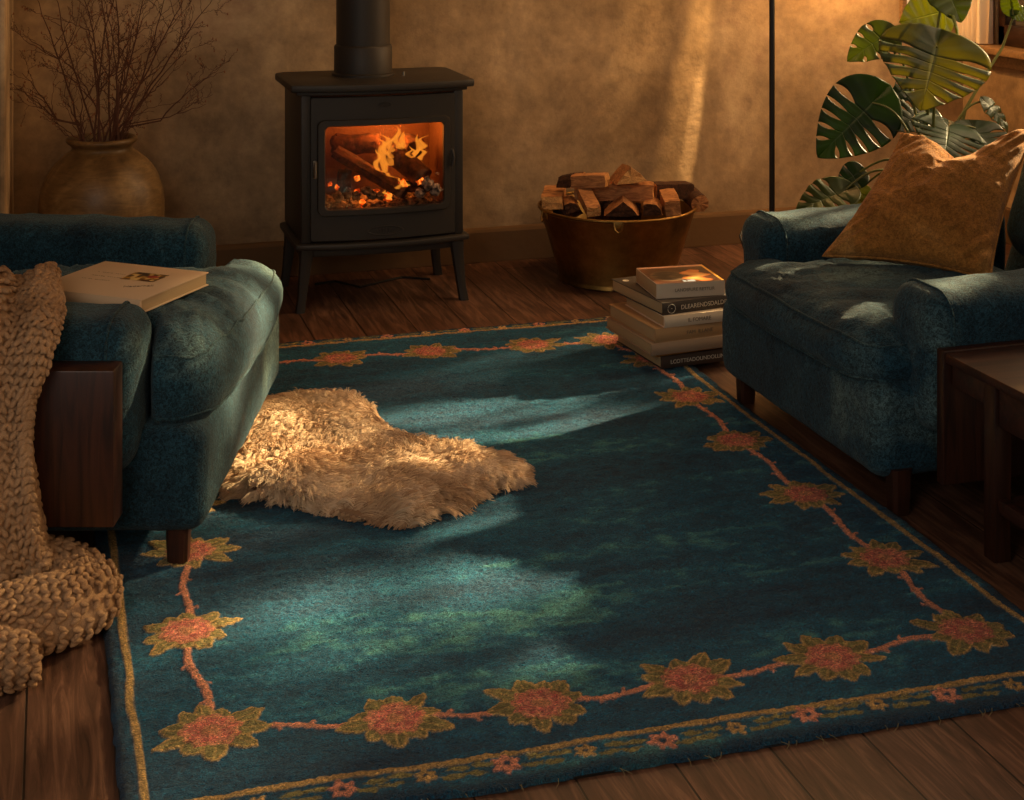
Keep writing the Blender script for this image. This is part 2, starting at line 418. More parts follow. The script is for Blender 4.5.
# curtain beside the window
cm = mat('linen_curtain', srgb(240, 226, 206), .9); v = coords(cm, (1, 1, 1))
bsdf(cm).inputs['Subsurface Weight'].default_value = 0.0
bump(cm, noise_n(cm, v, 300, 2), .2, .001)
nU, nV = 90, 60; V = []
y0c, y1c = 5.375, 5.575
for side in (0, 1):
    for j in range(nV + 1):
        z = OZ0 + .004 + (2.25 - OZ0) * j / nV
        for i in range(nU + 1):
            u = i / nU; y = y0c + (y1c - y0c) * u - .02 * (1 - j / nV) * (u < .15)
            x = WX - .045 + .02 * math.sin(u * 2 * PI * 5.2 + .4 * math.sin(j * .11)) + .006 * math.sin(u * 37 + j * .07) + (.006 if side else 0)
            V.append((x, y, z))
Nn = (nU + 1) * (nV + 1)
F = []
for j in range(nV):
    for i in range(nU):
        a = j * (nU + 1) + i; F.append((a, a + 1, a + nU + 2, a + nU + 1)); F.append((Nn + a, Nn + a + nU + 1, Nn + a + nU + 2, Nn + a + 1))
cur = mesh_obj('curtain', V, F, cm)
tag(cur, 'pale linen curtain hanging in folds beside the dark window frame', 'curtain')

# leaf cards added outside the window, gaps cut to pass the sun in patches
def back(p, X): # where the ray that reaches p crosses plane x = X
    t = (X - p.x) / -SUN_DIR.x; return (p.y + (-SUN_DIR.y) * t, p.z + (-SUN_DIR.z) * t)
GX = 4.5
gaps = []
def gap(pts, soft=0.0): gaps.append([back(p, GX) for p in pts])
def capsule(px0, py0, px1, py1, w, z=.015):
    """streak on the floor between two pixels, half width w metres"""
    a, b = FL(px0, py0, z), FL(px1, py1, z); gaps.append((a, b, w))
gaps = []
capsule(285, 607, 600, 560, .075); capsule(430, 575, 700, 545, .035); capsule(330, 650, 470, 610, .03); capsule(590, 640, 690, 590, .045)
capsule(395, 418, 560, 392, .045); capsule(470, 432, 650, 376, .035); capsule(560, 400, 680, 372, .02)
capsule(330, 420, 400, 425, .07, .05); capsule(330, 455, 500, 460, .045, .05); capsule(215, 455, 300, 470, .05, .05)
gaps.append((PXD(190, 345, 3.55), PXD(225, 395, 3.4), .07)); gaps.append((PXD(205, 300, 3.9), PXD(245, 300, 3.95), .06))
gaps.append((PXD(245, 470, 3.5), PXD(262, 400, 3.9), .05)); gaps.append((PXD(135, 340, 3.1), PXD(140, 390, 3.1), .03))
gaps.append((PXD(790, 208, 4.25), PXD(845, 205, 4.25), .045)); gaps.append((PXD(905, 150, 4.2), PXD(940, 165, 4.15), .05))
gaps.append((PXD(900, 40, 5.1), PXD(960, 90, 4.9), .10)); gaps.append((PXD(815, 185, 5.0), PXD(850, 190, 5.0), .05))
gaps.append((PXD(840, 215, 5.2), PXD(860, 100, 5.2), .02))
segs = []
for a, b, w in gaps:
    A = back(a, GX); B = back(b, GX); segs.append((A, B, w))
def in_gap(y, z):
    for (ay, az), (by, bz), w in segs:
        dy, dz = by - ay, bz - az; L = dy * dy + dz * dz + 1e-9
        t = max(0, min(1, ((y - ay) * dy + (z - az) * dz) / L))
        if math.hypot(y - ay - t * dy, z - az - t * dz) < w: return True
    return False
mb = MB(); step = .028
leafm = mat('gobo_leaf', srgb(60, 84, 34), .6)
rr = random.Random(3)
Vh = []; Fh = []
y = 3.0
while y < 5.85:
    z = .2
    while z < 3.3:
        yy = y + rr.uniform(-.01, .01); zz = z + rr.uniform(-.01, .01)
        if not in_gap(yy, zz):
            a = rr.uniform(0, PI); s = .028; c_, s_ = math.cos(a) * s, math.sin(a) * s; x = GX + rr.uniform(-.03, .03)
            n = len(Vh)
            Vh += [(x, yy + c_, zz + s_), (x + .008, yy - s_ * .7, zz + c_ * .7), (x, yy - c_, zz - s_), (x - .008, yy + s_ * .7, zz - c_ * .7)]
            Fh.append((n, n + 1, n + 2, n + 3))
        z += step
    y += step
gobo = mesh_obj('leaf_gobo', Vh, Fh, leafm, smooth=False)
tag(gobo, 'leaf screen added outside the window to break the sun into patches', 'gobo', kind='stuff')

# ------------------------------------------------------------------ rug
quad = [FL(124, 853), FL(1126, 690), FL(626, 319), FL(78, 363)]   # NL NR FR FL
Q = [np.array((p.x, p.y)) for p in quad]
NUr, NVr = 540, 720
u = np.linspace(0, 1, NUr + 1); v = np.linspace(0, 1, NVr + 1)
U, Vv = np.meshgrid(u, v)
def bil(U, Vv, k): return (1 - Vv) * ((1 - U) * Q[0][k] + U * Q[1][k]) + Vv * ((1 - U) * Q[3][k] + U * Q[2][k])
X = bil(U, Vv, 0); Y = bil(U, Vv, 1)
def edge_d(a, b, X, Y):
    d = b - a; n = np.array((-d[1], d[0])) / np.linalg.norm(d); return (X - a[0]) * n[0] + (Y - a[1]) * n[1]
dN, dR, dF, dL = [edge_d(Q[i], Q[(i + 1) % 4], X, Y) for i in range(4)]
dE = np.minimum(np.minimum(dN, dR), np.minimum(dF, dL))
def S(x, a, b): t = np.clip((x - a) / (b - a), 0, 1); return t * t * (3 - 2 * t)
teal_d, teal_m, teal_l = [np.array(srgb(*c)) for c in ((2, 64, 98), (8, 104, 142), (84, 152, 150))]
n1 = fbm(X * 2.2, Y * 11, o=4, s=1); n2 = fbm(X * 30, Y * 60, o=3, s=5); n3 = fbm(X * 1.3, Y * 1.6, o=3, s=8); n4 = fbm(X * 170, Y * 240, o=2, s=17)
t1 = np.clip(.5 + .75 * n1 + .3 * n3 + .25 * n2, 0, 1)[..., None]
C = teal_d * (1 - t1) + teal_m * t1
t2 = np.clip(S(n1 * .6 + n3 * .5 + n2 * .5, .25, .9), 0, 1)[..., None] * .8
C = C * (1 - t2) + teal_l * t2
def put(mask, col):
    global C
    mask = np.clip(mask, 0, 1)[..., None]; C = C * (1 - mask) + np.array(col) * mask
relief = np.zeros_like(X)
jx = .0022 * noise(X * 110, Y * 110, s=21); jy = .0022 * noise(X * 110, Y * 110, s=31)
Xj, Yj = X + jx, Y + jy
gold = np.array(srgb(210, 172, 106)); olive = np.array(srgb(146, 138, 84)); pink = np.array(srgb(234, 156, 128)); rose = np.array(srgb(200, 98, 94)); tan = np.array(srgb(206, 160, 104))
# rope border line
wob = .004 * noise(X * 9, Y * 9, s=3)
bd = np.minimum(np.minimum(dN - .075, dR - .034), np.minimum(dF - .055, dL - .034)) + wob
ln = 1 - S(np.abs(bd), .0055, .0085)
twist = .65 + .35 * np.sin((X + Y * .7 + (X - Y) * .5) * 420)
put(ln, gold); C = C * (1 - (ln * .35 * (1 - twist))[..., None]); relief += ln * .002
flowers = [(211, 733), (395, 721), (541, 706), (690, 682), (832, 660), (966, 632), (885, 560), (806, 496), (737, 442), (690, 398), (652, 360), (608, 341), (533, 346), (430, 353), (340, 360), (245, 367)]
left = [(187, 633), (190, 553)]
fw = [np.array(FL(a, b, .012)[:2]) for a, b in flowers]; lw = [np.array(FL(a, b, .012)[:2]) for a, b in left]
corner = np.array(FL(168, 372, .012)[:2])
st = lw[1] + (lw[1] - lw[0]); lw2 = [lw[1] + (corner - lw[1]) * k / 5 for k in range(1, 5)]
chain = fw + [corner] + lw2[::-1] + lw[::-1] + [fw[0]]
pts = chain[:-1]
rs = random.Random(5)
def seg_mask(a, b, w, nn):
    d = b - a; L = np.linalg.norm(d); t = d / L; n = np.array((-t[1], t[0]))
    s_ = (Xj - a[0]) * t[0] + (Yj - a[1]) * t[1]; q = (Xj - a[0]) * n[0] + (Yj - a[1]) * n[1]
    q = q - .012 * np.sin(s_ / L * PI * 2 + nn) * np.sin(np.clip(s_ / L, 0, 1) * PI)
    m = (1 - S(np.abs(q), w, w + .003)) * (s_ > 0) * (s_ < L)
    for k in range(3):    # thorns
        c0 = L * (.35 + .18 * k); sd = 1 if (k + nn) % 2 else -1
        qq = q * sd; m = np.maximum(m, (1 - S(np.abs(s_ - c0 - qq * .5), .002, .006 - .0002)) * (qq > 0) * (qq < .018))
    return m
for i in range(len(chain) - 1):
    a, b = chain[i], chain[i + 1]; m = seg_mask(a, b, .0055 if np.linalg.norm(b - a) < .6 else .006, i)
    put(m, pink * .92 + .08 * gold); relief += m * .0025
for fi, c in enumerate(pts):
    dx, dy = Xj - c[0], Yj - c[1]; R2 = dx * dx + dy * dy; near = R2 < .17 ** 2
    if not near.any(): continue
    yy, xx = np.where(near); y0_, y1_, x0_, x1_ = yy.min(), yy.max() + 1, xx.min(), xx.max() + 1
    sl_ = (slice(y0_, y1_), slice(x0_, x1_)); x_, y_ = dx[sl_], dy[sl_]
    Cs = C[sl_]; rl = relief[sl_]
    nl = 10; off = rs.uniform(0, 1)
    for k in range(nl):
        a = 2 * PI * (k + off + rs.uniform(-.22, .22)) / nl
        L = rs.uniform(.034, .064) * (1.12 if abs(math.cos(a)) > .6 else .85); w = rs.uniform(.015, .023)
        ca, sa = math.cos(a), math.sin(a); s_ = x_ * ca + y_ * sa - .040; q = -x_ * sa + y_ * ca
        q = q - .006 * (rs.uniform(-1, 1)) * (s_ / L) ** 2
        tt = np.clip(s_ / L, 0, 1); hw = w * np.sin(PI * np.clip(tt * .86 + .14, 0, 1) ** .8) ** .75
        inside = (s_ > -.004) & (s_ < L)
        mk = (1 - S(np.abs(q) - hw, -.001, .002)) * inside
        edge = mk * S(np.abs(q) - hw, -.0065, -.0025); rib = mk * (1 - S(np.abs(q), .0008, .0025))
        m_ = np.clip(mk, 0, 1)[..., None]; Cs = Cs * (1 - m_) + olive * (.85 + .3 * noise(x_ * 120, y_ * 120, s=k + fi))[..., None] * m_
        e_ = np.clip(np.maximum(edge, rib * .8), 0, 1)[..., None]; Cs = Cs * (1 - e_) + gold * e_ * .95 + Cs * .05 * e_
        rl = np.maximum(rl, mk * .0028)
    r_ = np.sqrt(x_ ** 2 + (y_ * 1.05) ** 2); th = np.arctan2(y_, x_)
    rad = .050 + .0035 * np.sin(th * 11 + fi) + .002 * np.sin(th * 5 + fi)
    mk = 1 - S(r_ - rad, -.0015, .0015)
    pet = .5 + .5 * np.sin(th * 9 + r_ * 190 + fi) * np.cos(r_ * 340); pet = np.clip(pet + .6 * noise(x_ * 170, y_ * 170, s=fi), 0, 1)
    col = rose * pet[..., None] + pink * (1 - pet[..., None]); ring = (1 - S(np.abs(r_ - rad + .006), .001, .004)) * .6
    core = 1 - S(r_, .012, .02); col = col * (1 - ring[..., None]) + tan * ring[..., None]; col = col * (1 - .5 * core[..., None]) + tan * .5 * core[..., None]
    m_ = np.clip(mk, 0, 1)[..., None]; Cs = Cs * (1 - m_) + col * m_; rl = np.maximum(rl, mk * .0035)
    C[sl_] = Cs; relief[sl_] = rl
# little flowers in the outer band, near and far side
def small(c, r, col, seed):
    dx, dy = Xj - c[0], Yj - c[1]; r_ = np.sqrt(dx * dx + dy * dy); th = np.arctan2(dy, dx)
    rad = r * (1 + .22 * np.cos(th * 6 + seed)); mk = (1 - S(r_ - rad, -.001, .002)); put(mk, col); put((1 - S(r_, r * .2, r * .4)), teal_d)
    global relief
    relief = np.maximum(relief, mk * .002)
def strip(qa, qb, inset, n, r, ph):
    d = qb - qa; L = np.linalg.norm(d); t = d / L; nrm = np.array((-t[1], t[0]))
    for k in range(n):
        c = qa + d * (k + .5) / n + nrm * (inset + .004 * math.sin(k * 5))
        small(c, r if k % 2 == ph else r * .75, pink if k % 2 == ph else gold, k)
        for s_ in (-1, 1):      # leaf dashes
            for e in (.3, .42):
                cc = c + t * s_ * L / n * e * (1 if e < .4 else 1) + nrm * .01 * (1 if s_ * (e - .35) > 0 else -1)
                dx, dy = Xj - cc[0], Yj - cc[1]; a_ = dx * t[0] + dy * t[1]; b_ = dx * nrm[0] + dy * nrm[1]
                put(1 - S((a_ / .02) ** 2 + (b_ / .007) ** 2 + .5 * noise(X * 200, Y * 200, s=9), .7, 1.2), olive)
strip(Q[0], Q[1], .046, 13, .021, 0); strip(Q[2], Q[3], .034, 14, .017, 0)
put((1 - S(dE, .008, .03)) * .8, np.array(srgb(2, 40, 66)))
C *= (1 + .22 * n2 + .22 * n4)[..., None]; C = np.clip(C, .002, .9)
# height
Hh = .014 + relief + .0011 * n2 + .0022 * n4 + .003 * fbm(X * 3, Y * 3, s=40) + .0012 * noise(X * 70, Y * 130, s=44)
Hh = .002 + (Hh - .002) * np.sqrt(np.clip(1 - (1 - np.clip(dE / .014, 0, 1)) ** 2, 0, 1))
# gentle wavy outline
ew = .006 * noise(X * 6, Y * 6, s=50) + .0025 * noise(X * 40, Y * 40, s=51); fade = np.clip(1 - dE / .05, 0, 1)
ctr = np.array([(Q[0] + Q[2])[0] / 2, (Q[0] + Q[2])[1] / 2])
X2 = X + ew * fade * np.sign(X - ctr[0]) * (np.minimum(dL, dR) < .05); Y2 = Y + ew * fade * np.sign(Y - ctr[1]) * (np.minimum(dN, dF) < .05)
Vr = np.stack([X2, Y2, Hh], -1).reshape(-1, 3)
ii = np.arange((NUr + 1) * (NVr + 1)).reshape(NVr + 1, NUr + 1)
Fr = np.stack([ii[:-1, :-1], ii[:-1, 1:], ii[1:, 1:], ii[1:, :-1]], -1).reshape(-1, 4)
rugm = mat('woven_wool', rough=.95, spec=.1)
at = nd(rugm, 'ShaderNodeAttribute'); at.attribute_name = 'dye'; vv = coords(rugm, (1, 1.6, 1))
fz = noise_n(rugm, vv, 105, 3, .65, 3.0)
lk(rugm, mixc(rugm, 1.0, at.outputs['Color'], ramp(rugm, fz, [(.36, (.28, .28, .28)), (.5, (.85, .85, .85)), (.64, (1.9, 1.85, 1.7))]), 'MULTIPLY'), bsdf(rugm).inputs['Base Color'])
bump(rugm, fz, 1.0, .008)
bsdf(rugm).inputs['Sheen Weight'].default_value = .15
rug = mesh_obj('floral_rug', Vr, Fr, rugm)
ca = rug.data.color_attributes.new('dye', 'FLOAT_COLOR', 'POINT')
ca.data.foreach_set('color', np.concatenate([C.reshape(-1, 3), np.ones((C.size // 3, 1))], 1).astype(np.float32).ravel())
tag(rug, 'large teal wool rug with pink flower vine border on the wooden floor', 'rug')
# underside
sk = MB(); sk.prism([tuple(q) for q in Q], .0008, .004, .0, None); sk.build('rug_backing', M['black'], rug)
# loose threads along the near edge
mb = MB()
for k in range(46):
    t = rs.random(); p = Q[0] * (1 - t) + Q[1] * t; L = rs.uniform(.01, .03); a = rs.uniform(-1, 1)
    mb.tube([(p[0], p[1] + .004, .006), (p[0] + a * L * .5, p[1] - L * .5, .007), (p[0] + a * L, p[1] - L * .7, .003)], [.0007, .0006, .0004], 4)
mb.build('edge_threads', mat('loose_wool', srgb(120, 110, 80), .9), rug)['kind'] = 'stuff'
# ------------------------------------------------------------------ armchairs
def armchair(loc, rz, hw, aw, tilt, arm_z, back_x, armx, px0, panel_t, panel_z, label, seed, cush_top, legs_y, lean=.25):
    t = tag(empty('armchair', loc, rz), label, 'armchair', 'worn teal armchairs facing each other across the rug')
    s = seed
    rbox('seat_base', (-.47, 0, .187), (.44, hw - .075, .112), .045, M['teal'], t, .016, wr=.004, seed=s)
    # T shaped loose seat cushion
    xf = -.16; inner = hw - aw + .01; outer = hw - .085
    hz = (cush_top - .262) / 2; hx = .37
    def cf(Vn, P):
        x = P[:, 0] - hx; k = np.clip((x - (xf - .01)) / .04, 0, 1); k = k * k * (3 - 2 * k)
        hy = inner * (1 - k) + outer * k
        y = P[:, 1] / outer
        P = P.copy(); P[:, 1] = y * hy
        crown = .032 * (1 - np.clip(np.abs(y), 0, 1) ** 2.5) * np.clip(1 - ((P[:, 0]) / hx) ** 4, 0, 1)
        top = np.clip(P[:, 2] / hz, -1, 1)
        P[:, 2] += crown * np.clip(top, -.1, 1)
        front = np.clip(P[:, 0] / hx, 0, 1) ** 3
        P[:, 2] -= (tilt + (.022 if tilt else 0)) * y * np.clip(top * .5 + .5, 0, 1)
        P[:, 0] -= .035 * np.abs(y) ** 3 * front
        P[:, 2] -= .012 * front * (1 - np.abs(y)) * 0
        # pulled wrinkles radiating from the front corners
        q = noise((P[:, 0] * 4 + P[:, 1] * 9) * 2.2, (P[:, 1] * 2 - P[:, 0] * 1.4) * 1.5, 0, s) ; q2 = noise(P[:, 0] * 34 + P[:, 1] * 8, P[:, 1] * 7 - P[:, 0] * 4, 0, s + 3)
        m_ = np.clip(top, 0, 1)
        P[:, 2] += m_ * (.010 * q - .010 * np.clip(1 - np.abs(q2) * 3, 0, 1) * np.clip(q + .4, 0, 1))
        P[:, 0] += .010 * (1 - top ** 2) * front + .003 * q2 * front
        return P
    c = (-hx, 0, .262 + hz)
    sc = rbox('seat_cushion', c, (hx, outer, hz), (.10, .11, min(.08, hz * .95)), M['teal'], t, .0095, fn=cf, wr=.003, seed=s + 5)
    mb = MB()
    for zz, o in ((.80, .003), (-.62, .003)):
        N = 44; pp = []
        per = [(1, a) for a in np.linspace(-.9, .9, N)] + [(a, 1) for a in np.linspace(.9, .1, N // 2)]
        pp = [(a, -1) for a in np.linspace(.1, .9, N // 2)] + per
        pts_ = np.array([(a, b, zz) for a, b in pp]); P = rmap(pts_, (hx, outer, hz), (.10, .11, min(.08, hz * .95)))
        P = cf(pts_, P); l = P / np.linalg.norm(P, axis=1)[:, None]; P = P + l * o + np.array(c)
        mb.tube(P, .0032, 6)
    mb.build('piping', M['piping'], sc)
    for sd in (-1, 1):
        cy = sd * (hw - aw / 2); az0 = arm_z - .33 - tilt * sd
        def af(Vn, P):
            P = P.copy(); z = P[:, 2] / .165
            P[:, 1] *= 1 + .06 * np.clip(z, -1, 1)
            P[:, 2] += .010 * np.clip(P[:, 0] / .39, -1, 1) * np.clip(z, 0, 1) * -1
            P[:, 0] += .004 * np.clip(z, -1, 1) * (P[:, 0] > 0)
            q = noise(P[:, 0] * 30 + P[:, 2] * 10, P[:, 1] * 5, P[:, 2] * 12, s + 40)
            P[:, 1] += .002 * q * sd; P[:, 2] += .003 * q * np.clip(z, 0, 1)
            return P
        a = rbox('armrest', (-.55 + armx[sd > 0], cy, az0 + .165), (.39, aw / 2, .165), (.05, .065, .065), M['teal'], t, .012, fn=af, wr=.003, seed=s + 7 * sd + 20)
        # front panel seam
        N = 60; P = []
        for k in range(N):
            q = 2 * PI * k / N; yy = math.cos(q); zz = math.sin(q); m_ = max(abs(yy), abs(zz)); P.append((.86, yy / m_, zz / m_))
        P = np.array(P); R_ = rmap(P, (.39, aw / 2, .165), (.05, .065, .065)); R_ = af(P, R_); l = R_ * np.array((0, 1, 1)); l /= np.linalg.norm(l, axis=1)[:, None]
        mb = MB(); mb.loop(R_ + l * .0035 + np.array((-.55 + armx[sd > 0], cy, az0 + .165)), .003); mb.build('piping', M['piping'], a)
        mb = MB(); y0 = sd * (hw + .001); y1 = sd * (hw + panel_t)
        mb.box((-.93, min(y0, y1), panel_z[0]), (px0 - (.10 if (sd > 0) == (rz < 1) else 0), max(y0, y1), panel_z[1]), .004); mb.build('side_panel', M['mahogany'], t)
    # back frame and loose back cushion
    Rb = Matrix.Rotation(-lean, 4, 'Y')
    bf = rbox('backrest', (0, 0, 0), (.09, hw - .02, .33), .085, M['teal'], t, .02, wr=.004, seed=s + 60)
    bf.matrix_basis = Matrix.Translation((back_x - .26, 0, .46)) @ Rb
    bc = rbox('back_cushion', (0, 0, 0), (.09, hw - aw - .005, .235), .085, M['teal'], t, .014, wr=.007, seed=s + 70,
              fn=lambda Vn, P: P * np.stack([1 + .35 * (1 - Vn[:, 1] ** 2) * (1 - Vn[:, 2] ** 2), 1 + 0 * Vn[:, 1], 1 + 0 * Vn[:, 1]], 1))
    bc.matrix_basis = Matrix.Translation((back_x - .125, 0, .60)) @ Rb
    for lx in (-.095, -.84):
        for ly in legs_y:
            mb = MB(); bm_ = [(.026, .105), (.021, 0.0)]
            V = []; 
            for w, z in bm_:
                for k in range(16):
                    q = 2 * PI * (k + .5) / 16; cx_, sy_ = math.cos(q), math.sin(q); m_ = (abs(cx_) ** 5 + abs(sy_) ** 5) ** (-1 / 5)
                    V.append((lx + w * cx_ * m_, ly + w * sy_ * m_, z))
            F = [(k, (k + 1) % 16, 16 + (k + 1) % 16, 16 + k) for k in range(16)] + [tuple(range(16)), tuple(range(16, 32))[::-1]]
            mb.add(V, F); mb.build('leg', M['mahogany'], t)
    return t

o = C2W(-.605, 3.61, .010)
left_chair = armchair(o, -YAW, .59, .20, .013, .533, -.82, (0, -.055), -.178, .07, (.155, .464),
    'teal armchair on the left holding a book and a chunky knitted throw', 3, .445, (-.46, .44), lean=.34)
right_chair = armchair((1.752, 3.43, 0), PI, .50, .20, 0, .518, -.86, (.035, .035), -.135, .03, (.10, .40),
    'teal armchair on the right holding an ochre cushion', 17, .402, (-.38, .41), lean=.35)

# ------------------------------------------------------------------ ochre cushion
def pillow():
    bl = PXD(823, 256, 4.0); br = PXD(990, 280, 3.84); tl = PXD(903, 134, 4.20); tr = PXD(1036, 128, 4.10)
    N = 70; V = []; ctr = (bl + br + tl + tr) / 4
    nrm = (br - bl).cross(tl - bl).normalized()
    if nrm.dot(Vector((0, 0, HC)) - ctr) < 0: nrm = -nrm
    g = {}
    F = []
    for sd in (1, -1):
        for j in range(N + 1):
            for i in range(N + 1):
                u_, v_ = i / N, j / N; a, b = 2 * u_ - 1, 2 * v_ - 1
                edge = i in (0, N) or j in (0, N)
                if edge and sd == -1: g[(sd, i, j)] = g[(1, i, j)]; continue
                # sides bow inwards between the pointed corners
                ua = u_ + a * -.045 * (1 - b * b); vb = v_ + b * -.045 * (1 - a * a)
                p = bl * (1 - ua) * (1 - vb) + br * ua * (1 - vb) + tl * (1 - ua) * vb + tr * ua * vb
                th = .082 * max(0, (1 - a * a) * (1 - b * b)) ** .42
                # chopped dent from the top edge
                dent = .035 * math.exp(-((a + .08 + .3 * (1 - b) * .3) / .13) ** 2) * max(0, b + .1) ** 1.0 * (1 - max(0, b) ** 8)
                w = float(noise(a * 2.6 + b * 5.5, b * 1.3 - a * 1.6, 0, 4 + sd)) * .006 + float(noise(a * 7 + b * 12, b * 3 - a * 2, 0, 9)) * .0015
                rdg = (1 - abs(float(noise(a * 3.5 + b * 6, b * 2 - a * 3.4, 3, 6)))) ** 5 * .005
                cr = .010 * math.exp(-(((abs(a) - 1) ** 2 + (abs(b) - 1) ** 2) / .18)) * math.sin((a - b) * 26)
                p = p + nrm * sd * (th - (dent if sd > 0 else 0) + (w + rdg + cr) * min(1, th / .03))
                p = p - Vector((0, 0, 1)) * .085 * math.exp(-((a - .02) / .42) ** 2) * max(0, b) ** 2.2
                g[(sd, i, j)] = len(V); V.append(p)
        for j in range(N):
            for i in range(N):
                f = (g[(sd, i, j)], g[(sd, i + 1, j)], g[(sd, i + 1, j + 1)], g[(sd, i, j + 1)])
                F.append(f if sd > 0 else f[::-1])
    base = Vector((ctr.x, ctr.y, .44)); e = tag(empty('scatter_cushion', base), 'ochre velvet scatter cushion leaning in the right armchair', 'cushion')
    c = mesh_obj('cushion_cover', V, F, M['ochre'], e, world=True)
    bm = bmesh.new(); bm.from_mesh(c.data); bmesh.ops.recalc_face_normals(bm, faces=bm.faces[:]); bm.to_mesh(c.data); bm.free()
    P = [V[g[(1, i, 0)]] for i in range(0, N, 2)] + [V[g[(1, N, j)]] for j in range(0, N, 2)] + [V[g[(1, N - i, N)]] for i in range(0, N, 2)] + [V[g[(1, 0, N - j)]] for j in range(0, N, 2)]
    mb = MB(); mb.loop(P, .0035, 6); mb.build('piping', M['ochre'], e, world=True)
    return e
pillow()

# ------------------------------------------------------------------ low table
tx, ty = 1.885, 2.20
tb = tag(empty('side_table', (tx + .27, 2.52, 0)), 'low dark wooden table with drawer standing beside the right armchair', 'table')
mb = MB(); mb.box((tx, 2.17, .376), (tx + .56, 2.893, .398), .005); mb.build('tabletop', M['mahogany_x'], tb, world=True)
mb = MB(); mb.box((tx + .014, 2.765, .325), (tx + .034, 2.885, .376), .002); mb.box((tx + .03, 2.865, .325), (tx + .53, 2.885, .376), .002); mb.box((tx + .03, 2.19, .325), (tx + .53, 2.21, .376), .002); mb.box((tx + .51, 2.2, .325), (tx + .53, 2.88, .376), .002)
mb.build('apron', M['mahogany_x'], tb, world=True)
for x_ in (tx + .012, tx + .50):
    for y_ in (2.19, 2.725):
        mb = MB(); mb.box((x_, y_, 0), (x_ + .042, y_ + .042, .376), .004); mb.build('leg', M['mahogany'], tb, world=True)
mb = MB(); mb.box((tx + .018, 2.238, .29), (tx + .036, 2.72, .370), .003)
dr = mb.build('drawer', M['mahogany_x'], tb, world=True)
mb = MB(); mb.lathe([(0, -.018), (.011, -.016), (.014, -.010), (.008, -.004), (.006, .004)], seg=20)
kn = mb.build('knob', M['steel'], dr); kn.matrix_basis = Matrix.Translation(Vector((tx + .012, 2.48, .33)) - Vector(tb.matrix_basis.translation)) @ Matrix.Rotation(PI / 2, 4, 'Y')
mb = MB(); mb.box((tx + .02, 2.23, .105), (tx + .045, 2.73, .135), .003); mb.box((tx + .505, 2.23, .105), (tx + .53, 2.73, .135), .003); mb.box((tx + .04, 2.21, .112), (tx + .51, 2.75, .128), .003)
mb.build('shelf', M['mahogany_x'], tb, world=True)

# ------------------------------------------------------------------ stove
sx0, sy0 = 1.088, 5.27
stv = tag(empty('wood_stove', (sx0, sy0, 0)), 'black cast iron wood stove on splayed legs with burning fire', 'stove')
yfr = -.185; bow = lambda x: -.032 * (1 - (x / .28) ** 2)
def plan(hx, yf, yb, bw, n=18, r=.03):
    P = [(hx * (2 * k / n - 1), yf - bw * (1 - (2 * k / n - 1) ** 2)) for k in range(n + 1)]
    return P + [(hx, yb - r), (hx - r, yb), (-(hx - r), yb), (-hx, yb - r)]
mb = MB(); mb.prism(plan(.322, yfr - .028, .20, .045), .748, .774, .006)
mb.prism(plan(.30, yfr - .01, .19, .04), .735, .749, .003); mb.build('top_plate', M['iron'], stv)
mb = MB(); mb.prism(plan(.305, yfr - .022, .20, .04), .212, .232, .006); mb.prism(plan(.285, yfr + .01, .18, .03), .182, .213, .004); mb.build('bottom_plate', M['iron'], stv)
mb = MB()
for sd in (-1, 1):
    mb.box((min(sd * .285, sd * .262), yfr, .232), (max(sd * .285, sd * .262), .185, .736), .008)
    mb.box((min(sd * .285, sd * .25), yfr - .012, .232), (max(sd * .285, sd * .25), yfr + .01, .736), .006)
mb.box((-.28, .165, .232), (.28, .185, .736), .003)
mb.build('body', M['iron'], stv)
mb = MB(); mb.box((-.262, .10, .26), (.262, .16, .70), 0); mb.box((-.262, -.16, .26), (-.235, .16, .70), 0); mb.box((.235, -.16, .26), (.262, .16, .70), 0)
mb.box((-.262, -.16, .232), (.262, .16, .315), 0); mb.box((-.262, -.16, .68), (.262, .16, .734), 0)
mb.build('firebrick_lining', M['iron_in'], stv, smooth=False)
dcz = .4835; gz = .490
mb = MB(); mb.frame(.254, .245, .212, .146, yfr - .012, yfr + .012, .008, .014, cz=dcz, yf=bow)
door = mb.build('door', M['iron'], stv)
mb = MB(); mb.frame(.232, .162, .207, .141, yfr - .028, yfr - .008, .022, .016, cz=gz, yf=bow)
mb.build('window_surround', M['iron'], door)
sg = clear_glass('stove_glass', (.96, .86, .74), .05)
V = []; N = 24
for y_ in (0, .004):
    for k in range(N + 1):
        x_ = .215 * (2 * k / N - 1)
        for z_ in (-.152, .152): V.append((x_, yfr - .006 + y_ + bow(x_), dcz + z_))
F = []; q = 2 * (N + 1)
for k in range(N): F += [(2 * k, 2 * k + 2, 2 * k + 3, 2 * k + 1), (q + 2 * k, q + 2 * k + 1, q + 2 * k + 3, q + 2 * k + 2)]
mesh_obj('glass_pane', V, F, sg, door)
